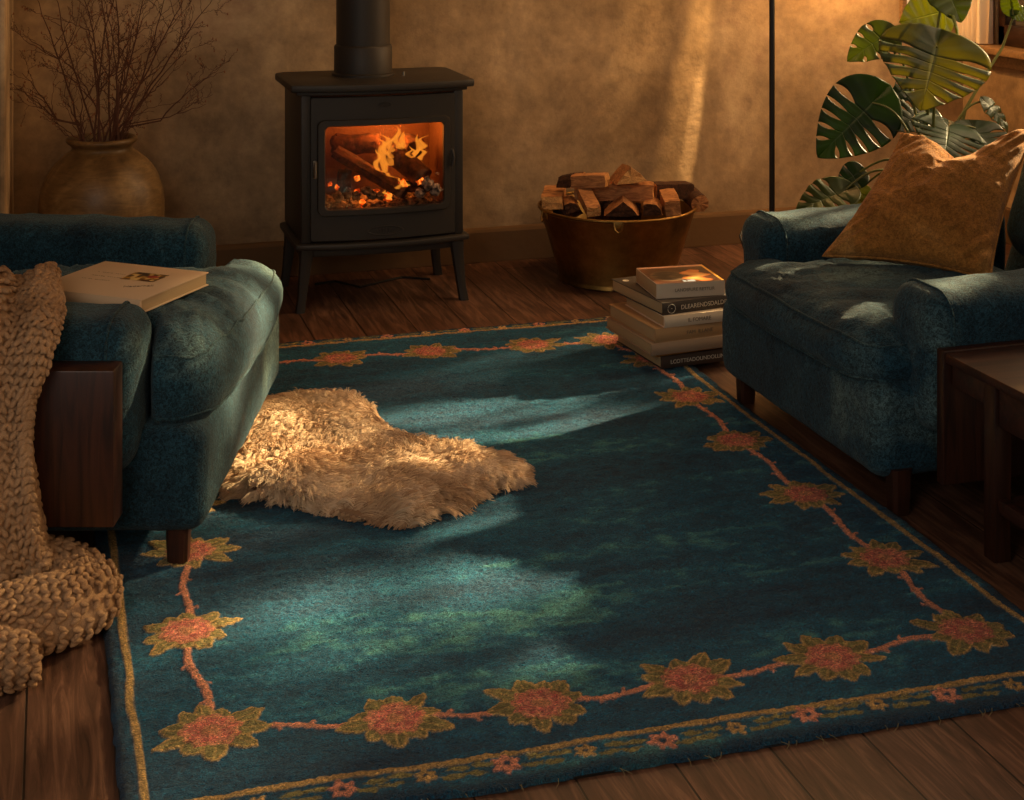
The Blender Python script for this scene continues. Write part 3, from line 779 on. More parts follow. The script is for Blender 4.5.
# small embossed badges
mb = MB()
mb.loop([(.02 * math.cos(a), yfr - .045, .700 + .007 * math.sin(a)) for a in np.linspace(0, 2 * PI, 24)[:-1]], .0018)
mb.loop([(.0085 * math.cos(a), yfr - .045, .700 + .004 * math.sin(a)) for a in np.linspace(0, 2 * PI, 16)[:-1]], .0015)
mb.build('upper_badge', M['iron'], door); mb = MB()
mb.loop([(.062 * math.cos(a), yfr - .044, .268 + .015 * math.sin(a) * abs(math.sin(a)) ** .3) for a in np.linspace(0, 2 * PI, 40)[:-1]], .002)
for k in range(-3, 4): mb.tube([(k * .010, yfr - .044, .268 - .010 + abs(k) * .002), (k * .010 + .002, yfr - .0445, .268 + .010 - abs(k) * .002)], .0018, 6)
mb.build('lower_badge', M['iron'], door)
mb = MB(); mb.box((-.246, yfr - .030, .455), (-.232, yfr - .006, .515), .004); mb.tube([(-.239, yfr - .034, .458), (-.239, yfr - .034, .512)], .006, 10)
mb.build('hinge', M['steel'], door)
mb = MB(); mb.box((.232, yfr - .030, .475), (.246, yfr - .004, .535), .004); mb.tube([(.238, yfr - .04, .53), (.242, yfr - .048, .505), (.236, yfr - .045, .478)], .005, 10)
mb.build('latch_handle', M['iron'], door)
for xs in (-1, 1):
    for yb in (0, 1):
        y0_ = yfr + .005 if not yb else .165; mb = MB(); V = []
        for z_, w, ox, oy in ((.225, .026, .262, 0), (.16, .021, .268, .0), (.05, .016, .280, -.006 if not yb else .008), (.0, .017, .288, -.012 if not yb else .014)):
            for k in range(12):
                a = 2 * PI * (k + .5) / 12; m_ = (abs(math.cos(a)) ** 4 + abs(math.sin(a)) ** 4) ** -.25
                V.append((xs * ox + w * math.cos(a) * m_, y0_ + oy + w * math.sin(a) * m_, z_))
        F = [(r * 12 + k, r * 12 + (k + 1) % 12, (r + 1) * 12 + (k + 1) % 12, (r + 1) * 12 + k) for r in range(3) for k in range(12)] + [tuple(range(12)), tuple(range(36, 48))[::-1]]
        mb.add(V, F); mb.build('leg', M['iron'], stv)
fx, fy = -.026, .03
mb = MB(); mb.lathe([(.0, .774), (.112, .774), (.112, .782), (.104, .786), (.104, .876), (.1005, .882), (.096, .884), (.096, CZ - .002), (0, CZ - .002)], c=(fx, fy, 0), seg=56)
mb.build('flue_pipe', M['iron'], stv)
mb = MB(); mb.tube([(.107, -.04, .774), (.107, -.04, .788)], .005, 8); mb.build('bolt', M['steel'], stv)

# logs and flames in the fire
def log_mesh(p0, p1, w, h, kind='round', roll=0.0, seed=0, n=14, taper=1.0):
    """split or round piece of firewood from p0 to p1; returns MB with bark side and end faces"""
    rl = random.Random(seed); p0, p1 = Vector(p0), Vector(p1); ax = (p1 - p0); L = ax.length; ax.normalize()
    up = Vector((0, 0, 1)); sd = ax.cross(up)
    if sd.length < .1: sd = ax.cross(Vector((0, 1, 0)))
    sd.normalize(); up = sd.cross(ax)
    if kind == 'round': sec = [(math.cos(a) * (1 + rl.uniform(-.05, .05)), math.sin(a) * (1 + rl.uniform(-.05, .05))) for a in np.linspace(0, 2 * PI, 19)[:-1]]
    elif kind == 'wedge': sec = [(-1, -.75), (0, -.85), (1, -.7), (.62, .1), (.08, .95), (-.45, .2)]
    elif kind == 'quarter': sec = [(-1, -.8), (1, -.9), (.95, 0), (.5, .7), (-.1, 1), (-.9, .9)]
    else: sec = [(-1, -.95), (1, -1), (.97, .95), (-.98, 1)]
    if kind != 'round':     # densify edges so that bark can be rough
        d = []
        for k in range(len(sec)):
            a, b = sec[k], sec[(k + 1) % len(sec)]
            for t in (0, .08, .5, .92): d.append((a[0] + (b[0] - a[0]) * t, a[1] + (b[1] - a[1]) * t))
        sec = d
    m = len(sec); V = []
    for i in range(n + 1):
        t = i / n; e = 1 - .04 * (i in (0, n)); bend = math.sin(t * PI) * rl.uniform(.0, .002)
        for k, (a, b) in enumerate(sec):
            g = 1 + .05 * float(noise(a * 2 + seed, b * 2, t * L * 14, seed)); ca_, sa_ = math.cos(roll), math.sin(roll)
            a2, b2 = a * w / 2 * g, b * h / 2 * g; a2, b2 = a2 * ca_ - b2 * sa_, a2 * sa_ + b2 * ca_
            V.append(p0 + ax * (L * t + .006 * float(noise(a * 3, b * 3, seed)) * (i in (0, n))) + (sd * a2 + up * b2) * e * (1 + (taper - 1) * t) + up * bend)
    side = [(i * m + k, i * m + (k + 1) % m, (i + 1) * m + (k + 1) % m, (i + 1) * m + k) for i in range(n) for k in range(m)]
    V += [sum((V[k] for k in range(m)), Vector()) / m, sum((V[n * m + k] for k in range(m)), Vector()) / m]; c0 = len(V) - 2
    ends = [(k, c0, (k + 1) % m) for k in range(m)] + [(n * m + k, n * m + (k + 1) % m, c0 + 1) for k in range(m)]
    return V, side, ends
def add_log(name, p0, p1, w, h, mats, label, cat, group, kind='round', roll=0, seed=0):
    V, side, ends = log_mesh(p0, p1, w, h, kind, roll, seed)
    c = sum(V, Vector()) / len(V)
    me = bpy.data.meshes.new(name); me.from_pydata([tuple(v - c) for v in V], [], side + ends); me.update()
    for m_ in mats: me.materials.append(m_)
    for i, p in enumerate(me.polygons): p.material_index = 0 if i < len(side) else 1; p.use_smooth = (kind == 'round' and i < len(side))
    o = bpy.data.objects.new(name, me); COL.objects.link(o); o.location = c
    bm = bmesh.new(); bm.from_mesh(me); bmesh.ops.recalc_face_normals(bm, faces=bm.faces[:]); bm.to_mesh(me); bm.free()
    return tag(o, label, cat, group)
char = mat('charred_wood', srgb(60, 36, 22), .95); cv = coords(char, (30, 30, 30))
cn = noise_n(char, cv, 1.2, 5); lk(char, ramp(char, cn, [(.3, srgb(30, 18, 12)), (.7, srgb(110, 66, 38))]), bsdf(char).inputs['Base Color']); bump(char, cn, .8, .01)
ash = mat('grey_ash_ember', srgb(120, 96, 78), .95); an = noise_n(ash, coords(ash), 60, 4); lk(ash, ramp(ash, an, [(.35, srgb(50, 36, 28)), (.65, srgb(168, 140, 118))]), bsdf(ash).inputs['Base Color']); bump(ash, an, .6, .005)
emb = mat('glowing_ember', srgb(255, 110, 20), .9); en = noise_n(emb, coords(emb), 70, 3)
lk(emb, ramp(emb, en, [(.44, (.05, .004, 0)), (.52, (1, .14, .01)), (.62, (1, .42, .06))]), bsdf(emb).inputs['Emission Color']); bsdf(emb).inputs['Emission Strength'].default_value = 1.0
FG = 'burning logs inside the stove'
D1 = 5.24
fire_logs = [((336, 152, D1 + .02), (404, 193, D1 - .06), .055, .05, 'quarter', 'long charred split log slanting down to the right at the front of the fire', 31),
    ((392, 153, D1 + .04), (424, 179, D1 - .03), .082, .078, 'round', 'thick round log end in the flames at the centre of the fire', 32),
    ((332, 146, D1 + .10), (380, 143, D1 + .10), .075, .07, 'round', 'dark thick log lying across the upper left of the fire', 33),
    ((335, 139, D1 + .10), (385, 147, D1 + .14), .05, .045, 'wedge', 'thin dark log on top of the pile at left', 34),
    ((345, 170, D1 + .0), (343, 198, D1 - .03), .05, .045, 'quarter', 'short upright log stub at the left of the fire', 35),
    ((408, 141, D1 + .12), (416, 150, D1 + .06), .075, .06, 'round', 'dim log end behind the flames at the upper right', 36),
    ((405, 187, D1 - .02), (432, 186, D1 + .05), .05, .04, 'quarter', 'low blackened log lying at the bottom right of the fire', 37)]
for a, b, w, h, k_, lab, sd_ in fire_logs:
    add_log('burning_log', PXD(*a), PXD(*b), w, h, [char, char], lab, 'log', FG, k_, .3, sd_)
# ember bed: irregular lumps
rl = random.Random(4)
def lump(c, r, sq, sd_):
    bm = bmesh.new(); bmesh.ops.create_icosphere(bm, subdivisions=3, radius=1)
    for v_ in bm.verts:
        k = 1 + .5 * float(noise(v_.co.x * 1.9, v_.co.y * 1.9, v_.co.z * 1.9, sd_)); v_.co = Vector((v_.co.x * k * r, v_.co.y * k * r, v_.co.z * k * r * sq)) + c
    V = [v_.co.copy() for v_ in bm.verts]; F = [[v_.index for v_ in f.verts] for f in bm.faces]; bm.free(); return V, F
mbA, mbE = MB(), MB()
for k in range(120):
    c = Vector((sx0 + rl.uniform(-.205, .205), sy0 + rl.uniform(-.15, .07), .320 + rl.uniform(0, .022))); r = rl.uniform(.012, .022)
    (mbE if rl.random() < .05 else mbA).add(*lump(c, r, rl.uniform(.6, 1), k))
for (px_, py_, r) in ((366, 190, .018), (372, 195, .018), (380, 196, .016), (428, 184, .022), (436, 190, .02), (420, 193, .018), (338, 196, .018), (348, 192, .017), (356, 196, .015)):
    mbA.add(*lump(PXD(px_, py_, 5.17), r, .9, int(px_)))
for (px_, py_, r) in ((357, 178, .011), (376, 192, .012), (398, 189, .02), (403, 185, .016), (388, 197, .014), (330, 184, .008), (357, 191, .010), (420, 181, .014), (337, 187, .008)):
    mbE.add(*lump(PXD(px_, py_, 5.19), r, 1, int(px_) + 9))
eb = mbA.build('ember_bed', ash); tag(eb, 'bed of grey ash and lumpy charcoal under the logs in the stove', 'embers', kind='stuff')
mbE.build('glowing_coals', emb, eb)
# flames
fl = bpy.data.materials.new('flame'); fl.use_nodes = True; nt = fl.node_tree; nt.nodes.clear()
o_ = nt.nodes.new('ShaderNodeOutputMaterial'); mx = nt.nodes.new('ShaderNodeMixShader'); tr = nt.nodes.new('ShaderNodeBsdfTransparent'); em = nt.nodes.new('ShaderNodeEmission')
at = nt.nodes.new('ShaderNodeAttribute'); at.attribute_name = 'heat'; rp = nt.nodes.new('ShaderNodeValToRGB'); lw_ = nt.nodes.new('ShaderNodeLayerWeight'); lw_.inputs[0].default_value = .45
e = rp.color_ramp.elements; e[0].position = 0; e[0].color = (1.0, .36, .04, 1); e[1].position = 1; e[1].color = (.9, .12, .006, 1)
ee = e.new(.45); ee.color = (1, .24, .018, 1)
nt.links.new(at.outputs['Fac'], rp.inputs[0]); nt.links.new(rp.outputs[0], em.inputs[0]); em.inputs[1].default_value = .95
pw = nt.nodes.new('ShaderNodeMath'); pw.operation = 'POWER'; sb = nt.nodes.new('ShaderNodeMath'); sb.operation = 'SUBTRACT'; sb.inputs[0].default_value = 1
nt.links.new(lw_.outputs['Facing'], sb.inputs[1]); nt.links.new(sb.outputs[0], pw.inputs[0]); pw.inputs[1].default_value = 1.6
m2 = nt.nodes.new('ShaderNodeMath'); m2.operation = 'MULTIPLY'; m3 = nt.nodes.new('ShaderNodeMapRange'); m3.inputs['From Min'].default_value = 0; m3.inputs['From Max'].default_value = 1; m3.inputs['To Min'].default_value = .6; m3.inputs['To Max'].default_value = .10
nt.links.new(at.outputs['Fac'], m3.inputs[0]); nt.links.new(pw.outputs[0], m2.inputs[0]); nt.links.new(m3.outputs[0], m2.inputs[1])
nt.links.new(m2.outputs[0], mx.inputs[0]); nt.links.new(tr.outputs[0], mx.inputs[1]); nt.links.new(em.outputs[0], mx.inputs[2]); nt.links.new(mx.outputs[0], o_.inputs[0])
def flame(pts, w, seed):
    """pts: px,py,depth from root to tip"""
    P = [PXD(*p) for p in pts]; n = 26; V = []; heat = []
    arr = np.array([list(p) for p in P]); tt = np.linspace(0, len(P) - 1, n)
    C_ = np.stack([np.interp(tt, range(len(P)), arr[:, k]) for k in range(3)], 1)
    for _ in range(2): C_[1:-1] = (C_[:-2] + 2 * C_[1:-1] + C_[2:]) / 4
    for i in range(n):
        t = i / (n - 1); r = w * (math.sin(PI * min(1, (t * .85 + .15)) ** .75)) * (1 + .25 * float(noise(t * 6, seed, 0, seed))) + .0004
        for k in range(14):
            a = 2 * PI * k / 14; V.append(C_[i] + np.array((r * math.cos(a) + .006 * math.sin(t * 9 + seed), r * .7 * math.sin(a), 0))); heat.append(t)
    F = [(i * 14 + k, i * 14 + (k + 1) % 14, (i + 1) * 14 + (k + 1) % 14, (i + 1) * 14 + k) for i in range(n - 1) for k in range(14)]
    return V, F, heat
fl_defs = [([(385, 172, 5.22), (380, 158, 5.22), (384, 146, 5.23), (392, 140, 5.24), (398, 129, 5.24)], .016), ([(396, 156, 5.25), (390, 146, 5.25), (388, 140, 5.25), (381, 134, 5.25)], .013),
    ([(398, 155, 5.26), (403, 146, 5.26), (400, 138, 5.26), (406, 131, 5.26)], .014), ([(378, 170, 5.2), (377, 161, 5.2), (379, 155, 5.2), (377, 149, 5.2)], .008),
    ([(412, 160, 5.28), (417, 150, 5.28), (419, 142, 5.28), (417, 134, 5.28)], .010), ([(418, 152, 5.28), (423, 146, 5.28), (421, 139, 5.28), (427, 135, 5.28)], .009),
    ([(420, 166, 5.24), (414, 158, 5.24), (418, 150, 5.24)], .010), ([(410, 160, 5.23), (409, 153, 5.23), (411, 148, 5.23)], .008),
    ([(386, 173, 5.18), (394, 177, 5.18), (402, 180, 5.18)], .004), ([(398, 190, 5.17), (401, 184, 5.17), (400, 178, 5.17)], .009), ([(404, 187, 5.17), (409, 183, 5.17)], .008),
    ([(390, 199, 5.15), (387, 194, 5.15), (384, 190, 5.15)], .009), ([(356, 181, 5.17), (358, 177, 5.17)], .006), ([(402, 150, 5.27), (396, 142, 5.27), (399, 134, 5.27), (396, 126, 5.27)], .011), ([(390, 158, 5.23), (386, 150, 5.23), (383, 143, 5.23), (379, 138, 5.23)], .010), ([(414, 164, 5.26), (411, 157, 5.26), (414, 151, 5.26), (411, 146, 5.26)], .009), ([(421, 160, 5.27), (423, 152, 5.27), (420, 146, 5.27)], .009), ([(380, 170, 5.2), (386, 174, 5.19), (394, 178, 5.18)], .005), ([(420, 184, 5.19), (423, 178, 5.19)], .009), ([(390, 165, 5.24), (395, 150, 5.26), (404, 140, 5.27)], .02)]
Vf = []; Ff = []; Hf = []
for k, (p, w) in enumerate(fl_defs):
    V, F, h_ = flame(p, w * 1.2, k); n0 = len(Vf); Vf += V; Ff += [tuple(i + n0 for i in f) for f in F]; Hf += h_
fo = mesh_obj('flames', np.array(Vf), Ff, fl); aa = fo.data.attributes.new('heat', 'FLOAT', 'POINT'); aa.data.foreach_set('value', np.array(Hf, np.float32))
tag(fo, 'orange flames licking up round the logs inside the stove', 'fire', kind='stuff')
point('fire_light', (sx0 + .05, sy0 - .08, .60), 3.4, (1.0, .34, .06), .05)
point('ember_light', (sx0 - .02, sy0 - .10, .38), .12, (1.0, .30, .05), .03)

# ------------------------------------------------------------------ brass tub with firewood
tc = C2W((617 - 512) / F_ * 5.57, 5.57, 0)
tub = tag(empty('brass_tub', tc), 'round aged brass tub standing by the back wall filled with firewood', 'tub')
brass = mat('aged_brass', srgb(150, 106, 52), .34, 1.0); bn = noise_n(brass, coords(brass), 7, 6, .65); b2 = noise_n(brass, coords(brass), 30, 4)
lk(brass, ramp(brass, bn, [(.3, srgb(104, 78, 42)), (.55, srgb(160, 124, 68)), (.8, srgb(206, 168, 100))]), bsdf(brass).inputs['Base Color'])
lk(brass, ramp(brass, bn, [(.3, (.52, .52, .52)), (.7, (.28, .28, .28))]), bsdf(brass).inputs['Roughness']); bump(brass, b2, .12, .006)
R0, R1, TH = .212, .290, .266
mb = MB(); mb.lathe([(0, .006), (R0 - .01, .006), (R0, 0), (R0 + .008, .004), (R0 + .006, .014), (R0 + .004, .02), (R1 - .002, TH - .008), (R1 - .006, TH - .008), (R0 - .002, .02), (0, .016)], seg=72)
mb.build('basin', brass, tub)
mb = MB(); mb.loop([(R1 * math.cos(a), R1 * math.sin(a), TH) for a in np.linspace(0, 2 * PI, 73)[:-1]], .0062, 10); mb.build('rolled_rim', brass, tub)
for a in (-PI / 2 - .35, PI / 2 - .2, -.08, PI + .1):
    mb = MB(); ca_, sa_ = math.cos(a), math.sin(a); R_ = R1 + .002; c = Vector((R_ * ca_, R_ * sa_, TH - .022)); tn = Vector((-sa_, ca_, 0)); ou = Vector((ca_, sa_, 0))
    Mx = Matrix(((ou.x, tn.x, 0, c.x), (ou.y, tn.y, 0, c.y), (0, 0, 1, c.z), (0, 0, 0, 1)))
    mb.box((-.006, -.018, -.004), (.004, .018, .026), .003, Mx); mb.tube([c + tn * -.016 + ou * .004 + Vector((0, 0, .02)), c + tn * -.012 + ou * .010 + Vector((0, 0, -.004)), c + ou * .012 + Vector((0, 0, -.014)), c + tn * .012 + ou * .010 + Vector((0, 0, -.004)), c + tn * .016 + ou * .004 + Vector((0, 0, .02))], .003, 8)
    mb.build('handle_bracket', brass, tub)
bark = wood('split_wood', srgb(128, 78, 42), srgb(214, 150, 92), (14, 14, 60), .75, bs=.5); grain = wood('end_grain', srgb(176, 116, 62), srgb(236, 182, 112), (60, 60, 60), .8, bs=.3)
darkbark = wood('dark_bark', srgb(36, 22, 14), srgb(92, 56, 34), (40, 40, 40), .9, bs=.9)
TG = 'split firewood heaped in the brass tub'; DT = 5.5
fw_ = [
 ((552, 203, 5.48), (556, 191, 5.74), .080, .048, 'plank', [bark, grain], 'pale squared firewood piece at the left rim of the tub', .05),
 ((573, 181, 5.50), (607, 180, 5.46), .055, .046, 'plank', [bark, grain], 'short pale block lying highest on the left of the woodpile', .0),
 ((561, 182, 5.60), (584, 179, 5.54), .06, .052, 'quarter', [darkbark, grain], 'dark stub behind the short pale block on the woodpile', .2),
 ((631, 176, 5.42), (622, 172, 5.64), .115, .068, 'wedge', [bark, grain], 'triangular split piece crowning the woodpile', .1),
 ((576, 191, 5.55), (654, 191, 5.52), .07, .060, 'plank', [bark, grain], 'long squared billet lying across the middle of the tub', 0),
 ((653, 191, 5.56), (690, 190, 5.62), .065, .058, 'plank', [darkbark, bark], 'dark billet continuing the long one towards the right rim', 0),
 ((594, 212, 5.36), (584, 192, 5.48), .052, .04, 'plank', [bark, grain], 'pale stick leaning on the front left rim of the tub', .1),
 ((622, 210, 5.36), (621, 200, 5.56), .125, .062, 'wedge', [bark, darkbark], 'broad dark wedge resting at the front centre rim of the tub', 0),
 ((652, 210, 5.38), (654, 202, 5.58), .07, .048, 'quarter', [bark, darkbark], 'dark split piece just right of the broad wedge', .1),
 ((673, 209, 5.38), (667, 196, 5.55), .058, .06, 'plank', [bark, bark], 'brown block standing at the front right rim of the tub', .1),
 ((700, 204, 5.54), (688, 193, 5.68), .070, .066, 'round', [darkbark, bark], 'round bark covered piece jutting over the right rim', 0),
 ((572, 208, 5.42), (570, 200, 5.60), .05, .04, 'quarter', [bark, darkbark], 'small reddish splinter between left rim and leaning stick', .3),
 ((642, 203, 5.6), (660, 205, 5.7), .07, .05, 'quarter', [bark, grain], 'piece half buried behind the front row of the woodpile', .3),
 ((572, 212, 5.50), (560, 208, 5.66), .07, .06, 'quarter', [darkbark, darkbark], 'dark piece low behind the left rim of the tub', .5),
 ((588, 214, 5.55), (640, 214, 5.55), .10, .08, 'quarter', [darkbark, darkbark], 'dark log buried deep in the middle of the tub', .2),
 ((600, 205, 5.7), (612, 205, 5.5), .06, .05, 'quarter', [darkbark, darkbark], 'dark piece buried under the long billet', .3)]
for k, (a, b, w, h, kd, ms, lab, rll) in enumerate(fw_):
    add_log('firewood', PXD(*a), PXD(*b), w, h, ms, lab, 'firewood', TG, kd, rll, 50 + k)

# ------------------------------------------------------------------ clay vase and dry branches
vc = C2W((102 - 512) / F_ * 5.0, 5.0, 0)
clay = mat('glazed_stoneware', rough=.42, spec=.4); cn = noise_n(clay, coords(clay), 5, 6, .6, 1.0); c2 = noise_n(clay, coords(clay, (1, 1, 5)), 9, 5, .7, 2)
cc = ramp(clay, cn, [(.3, srgb(70, 50, 28)), (.5, srgb(118, 90, 54)), (.72, srgb(170, 138, 92))])
lk(clay, mixc(clay, .4, cc, ramp(clay, c2, [(.35, (.2, .2, .2)), (.65, (.75, .75, .75))]), 'OVERLAY'), bsdf(clay).inputs['Base Color']); bump(clay, c2, .15, .008)
vp = [(0, 0), (.10, 0), (.112, .008), (.14, .06), (.178, .17), (.199, .28), (.205, .36), (.202, .42), (.187, .475), (.158, .522), (.122, .553), (.101, .567), (.096, .578), (.104, .588), (.116, .596), (.117, .606), (.108, .612), (.097, .608), (.088, .590), (.088, .572), (.14, .52), (.18, .42), (.17, .2), (.10, .03), (0, .03)]
from itertools import chain as _ch
def smooth_prof(p, it=2):
    p = [np.array(q, float) for q in p]
    for _ in range(it):
        n_ = [p[0]]
        for a, b in zip(p[:-1], p[1:]): n_ += [a * .75 + b * .25, a * .25 + b * .75]
        n_.append(p[-1]); p = n_
    return [tuple(q) for q in p]
mb = MB(); mb.lathe(smooth_prof(vp), seg=72); V_ = mb.build('clay_vase', clay, angle=3.0); V_.location = vc
tag(V_, 'wide round stoneware vase holding dry branches behind the left armchair', 'vase')
twig = mat('dry_twig', srgb(92, 54, 36), .8); tip_m = mat('dry_bud', srgb(150, 92, 56), .8)
rb = random.Random(21)
TGT = [(30, -8), (52, -20), (72, -30), (92, -40), (108, -45), (128, -40), (148, -35), (172, -25), (195, -15), (222, -5), (22, 76), (26, 96), (215, 75), (205, 108), (165, 140), (60, 60), (190, 50), (130, 30), (85, 20), (100, -10), (140, 10), (50, 115)]
for bi, (tx_, ty_) in enumerate(TGT):
    base = vc + Vector((rb.uniform(-.06, .06), rb.uniform(-.05, .05), .50)); end = PXD(tx_, ty_, 5.0 + rb.uniform(-.16, .16))
    mb = MB(); mt = MB()
    def branch(p, q, r0, depth, curl):
        n = 14; L = (q - p).length; pts_ = []; off = Vector((rb.uniform(-1, 1), rb.uniform(-1, 1), rb.uniform(-.4, .4))) * L * curl
        for i in range(n + 1):
            t = i / n; a = p.lerp(q, t) + off * math.sin(t * PI) + Vector((0, 0, 1)) * L * .10 * math.sin(t * PI * .9) * (1 if depth == 0 else .4)
            a += Vector((rb.uniform(-1, 1), rb.uniform(-1, 1), rb.uniform(-1, 1))) * .004 * min(1, t * 4); pts_.append(a)
        if depth == 0:      # stay inside the neck of the vase
            for i, a in enumerate(pts_):
                if a.z < .66:
                    c = Vector((vc.x, vc.y, a.z)); d = a - c
                    if d.length > .07: pts_[i] = c + d * (.07 / d.length)
        mb.tube(pts_, [max(.0007, r0 * (1 - .85 * i / n)) for i in range(n + 1)], 5)
        if depth < 2:
            m_ = (7 if depth == 0 else 4) if L > .06 else 0
            for k in range(m_):
                t = rb.uniform(.28, .97); i = int(t * n); s_ = pts_[i]; dr_ = (pts_[min(n, i + 1)] - pts_[max(0, i - 1)]).normalized()
                side = Vector((rb.uniform(-1, 1), rb.uniform(-.5, .5), rb.uniform(-.3, .8))).normalized()
                d = (dr_ * .75 + side * rb.uniform(.5, 1.0)).normalized(); LL = (rb.uniform(.10, .24) if depth == 0 else rb.uniform(.03, .08)) * (1.15 - t * .5)
                branch(s_, s_ + d * LL, r0 * (1 - .85 * t) * .75, depth + 1, .12)
        else:
            if rb.random() < .5:
                mt.lathe([(0, -.004), (.0022, -.001), (.0018, .003), (0, .006)], c=pts_[-1], seg=6)
    branch(base, end, .0042, 0, .06)
    e_ = tag(empty('dried_branch', base), 'dry bare branch of fine forking twigs standing in the stoneware vase', 'branch', 'dry branches in the stoneware vase')
    mb.build('twig', twig, e_, world=True)
    if mt.V: mt.build('bud', tip_m, e_, world=True)['kind'] = 'stuff'

# ------------------------------------------------------------------ floor lamp
lp = C2W((772 - 512) / F_ * 5.55, 5.55, 0)
lamp = tag(empty('floor_lamp', lp), 'slim black floor lamp pole standing against the back wall', 'lamp')
mb = MB(); mb.lathe([(0, 0), (.115, 0), (.12, .004), (.118, .014), (.02, .022), (.012, .03)], seg=40, close=True); mb.build('base', M['black'], lamp)
mb = MB(); mb.tube([(0, 0, .02), (0, 0, 1.0), (0, 0, 1.92)], .0105, 14); mb.build('pole', M['black'], lamp)
hx_, hy_, hz_ = 3.10 - lp.x, 5.42 - lp.y, 1.42
mb = MB(); mb.tube([(0, 0, 1.85), (hx_ * .3, hy_ * .3, 1.98), (hx_ * .8, hy_ * .8, 1.9), (hx_, hy_, 1.49)], .007, 10); mb.build('arm', M['black'], lamp)
mb = MB(); mb.lathe([(.02, .09), (.05, .085), (.115, -.06), (.112, -.062), (.047, .08), (.018, .086)], c=(hx_, hy_, hz_), seg=36); mb.build('lamp_shade', M['black'], lamp)
blb = mat('warm_bulb', (1, .8, .5)); bsdf(blb).inputs['Emission Color'].default_value = (1, .55, .2, 1); bsdf(blb).inputs['Emission Strength'].default_value = 12
mb = MB(); mb.lathe([(0, -.035), (.02, -.028), (.028, -.008), (.02, .015), (.012, .03), (0, .031)], c=(hx_, hy_, hz_), seg=20); mb.build('bulb', blb, lamp)
LAMP_P = (lp.x + hx_, lp.y + hy_, hz_ - .045)
point('floor_lamp_light', LAMP_P, 20, (1.0, .50, .16), .03)
# cable curling on the floor by the chair
mb = MB(); cb = [PXD(752, 262, 5.1), PXD(744, 248, 5.12), PXD(740, 236, 5.15), PXD(744, 226, 5.2), PXD(756, 220, 5.3), PXD(766, 232, 5.45)]
cb = [Vector((p.x, p.y, max(.006, p.z))) for p in cb]; mb.tube(cb + [Vector((lp.x, lp.y - .1, .006))], .004, 8)
mb.build('cord', M['black'], lamp, world=True)
mb = MB(); mb.tube([FL(315, 284, .005), FL(335, 281, .005), FL(360, 287, .005), FL(385, 281, .005), FL(402, 277, .005), FL(430, 279, .005)], .004, 8)
tag(mb.build('cable', M['black']), 'thin black cable lying on the floor under the stove', 'cable')
# ------------------------------------------------------------------ monstera
def leaf_mat(name, top, back, tr):
    m = mat(name, top, .45, 0, .3); nt = m.node_tree; b = bsdf(m)
    v = coords(m); n_ = noise_n(m, v, 9, 4); at = nd(m, 'ShaderNodeAttribute'); at.attribute_name = 'vein'
    col = mixc(m, at.outputs['Fac'], ramp(m, n_, [(.3, tuple(c * .7 for c in top)), (.7, tuple(min(1, c * 1.3) for c in top))]), tuple(min(1, c * 2.2 + .03) for c in top))
    lk(m, col, b.inputs['Base Color']); bump(m, at.outputs['Fac'], .4, .004)
    t = nd(m, 'ShaderNodeBsdfTranslucent'); t.inputs['Color'].default_value = (*back, 1); x = nd(m, 'ShaderNodeMixShader'); x.inputs[0].default_value = tr
    out = nt.nodes['Material Output']; lk(m, b.outputs[0], x.inputs[1]); lk(m, t.outputs[0], x.inputs[2]); lk(m, x.outputs[0], out.inputs[0]); return m
LM = {'dark': leaf_mat('dark_leaf', srgb(22, 42, 24), srgb(110, 140, 30), .3), 'yellow': leaf_mat('sunny_leaf', srgb(96, 112, 30), srgb(176, 176, 50), .5),
      'blue': leaf_mat('glossy_leaf', srgb(22, 54, 36), srgb(190, 180, 40), .4), 'mid': leaf_mat('mid_leaf', srgb(40, 62, 24), srgb(150, 160, 35), .45)}
stemm = mat('leaf_stalk', srgb(96, 100, 40), .5)
plant_c = C2W((930 - 512) / F_ * 5.1, 5.1, 0)
plant = tag(empty('monstera_plant', (plant_c.x, plant_c.y, 0)), 'big leafy monstera plant in the corner behind the right armchair', 'plant')
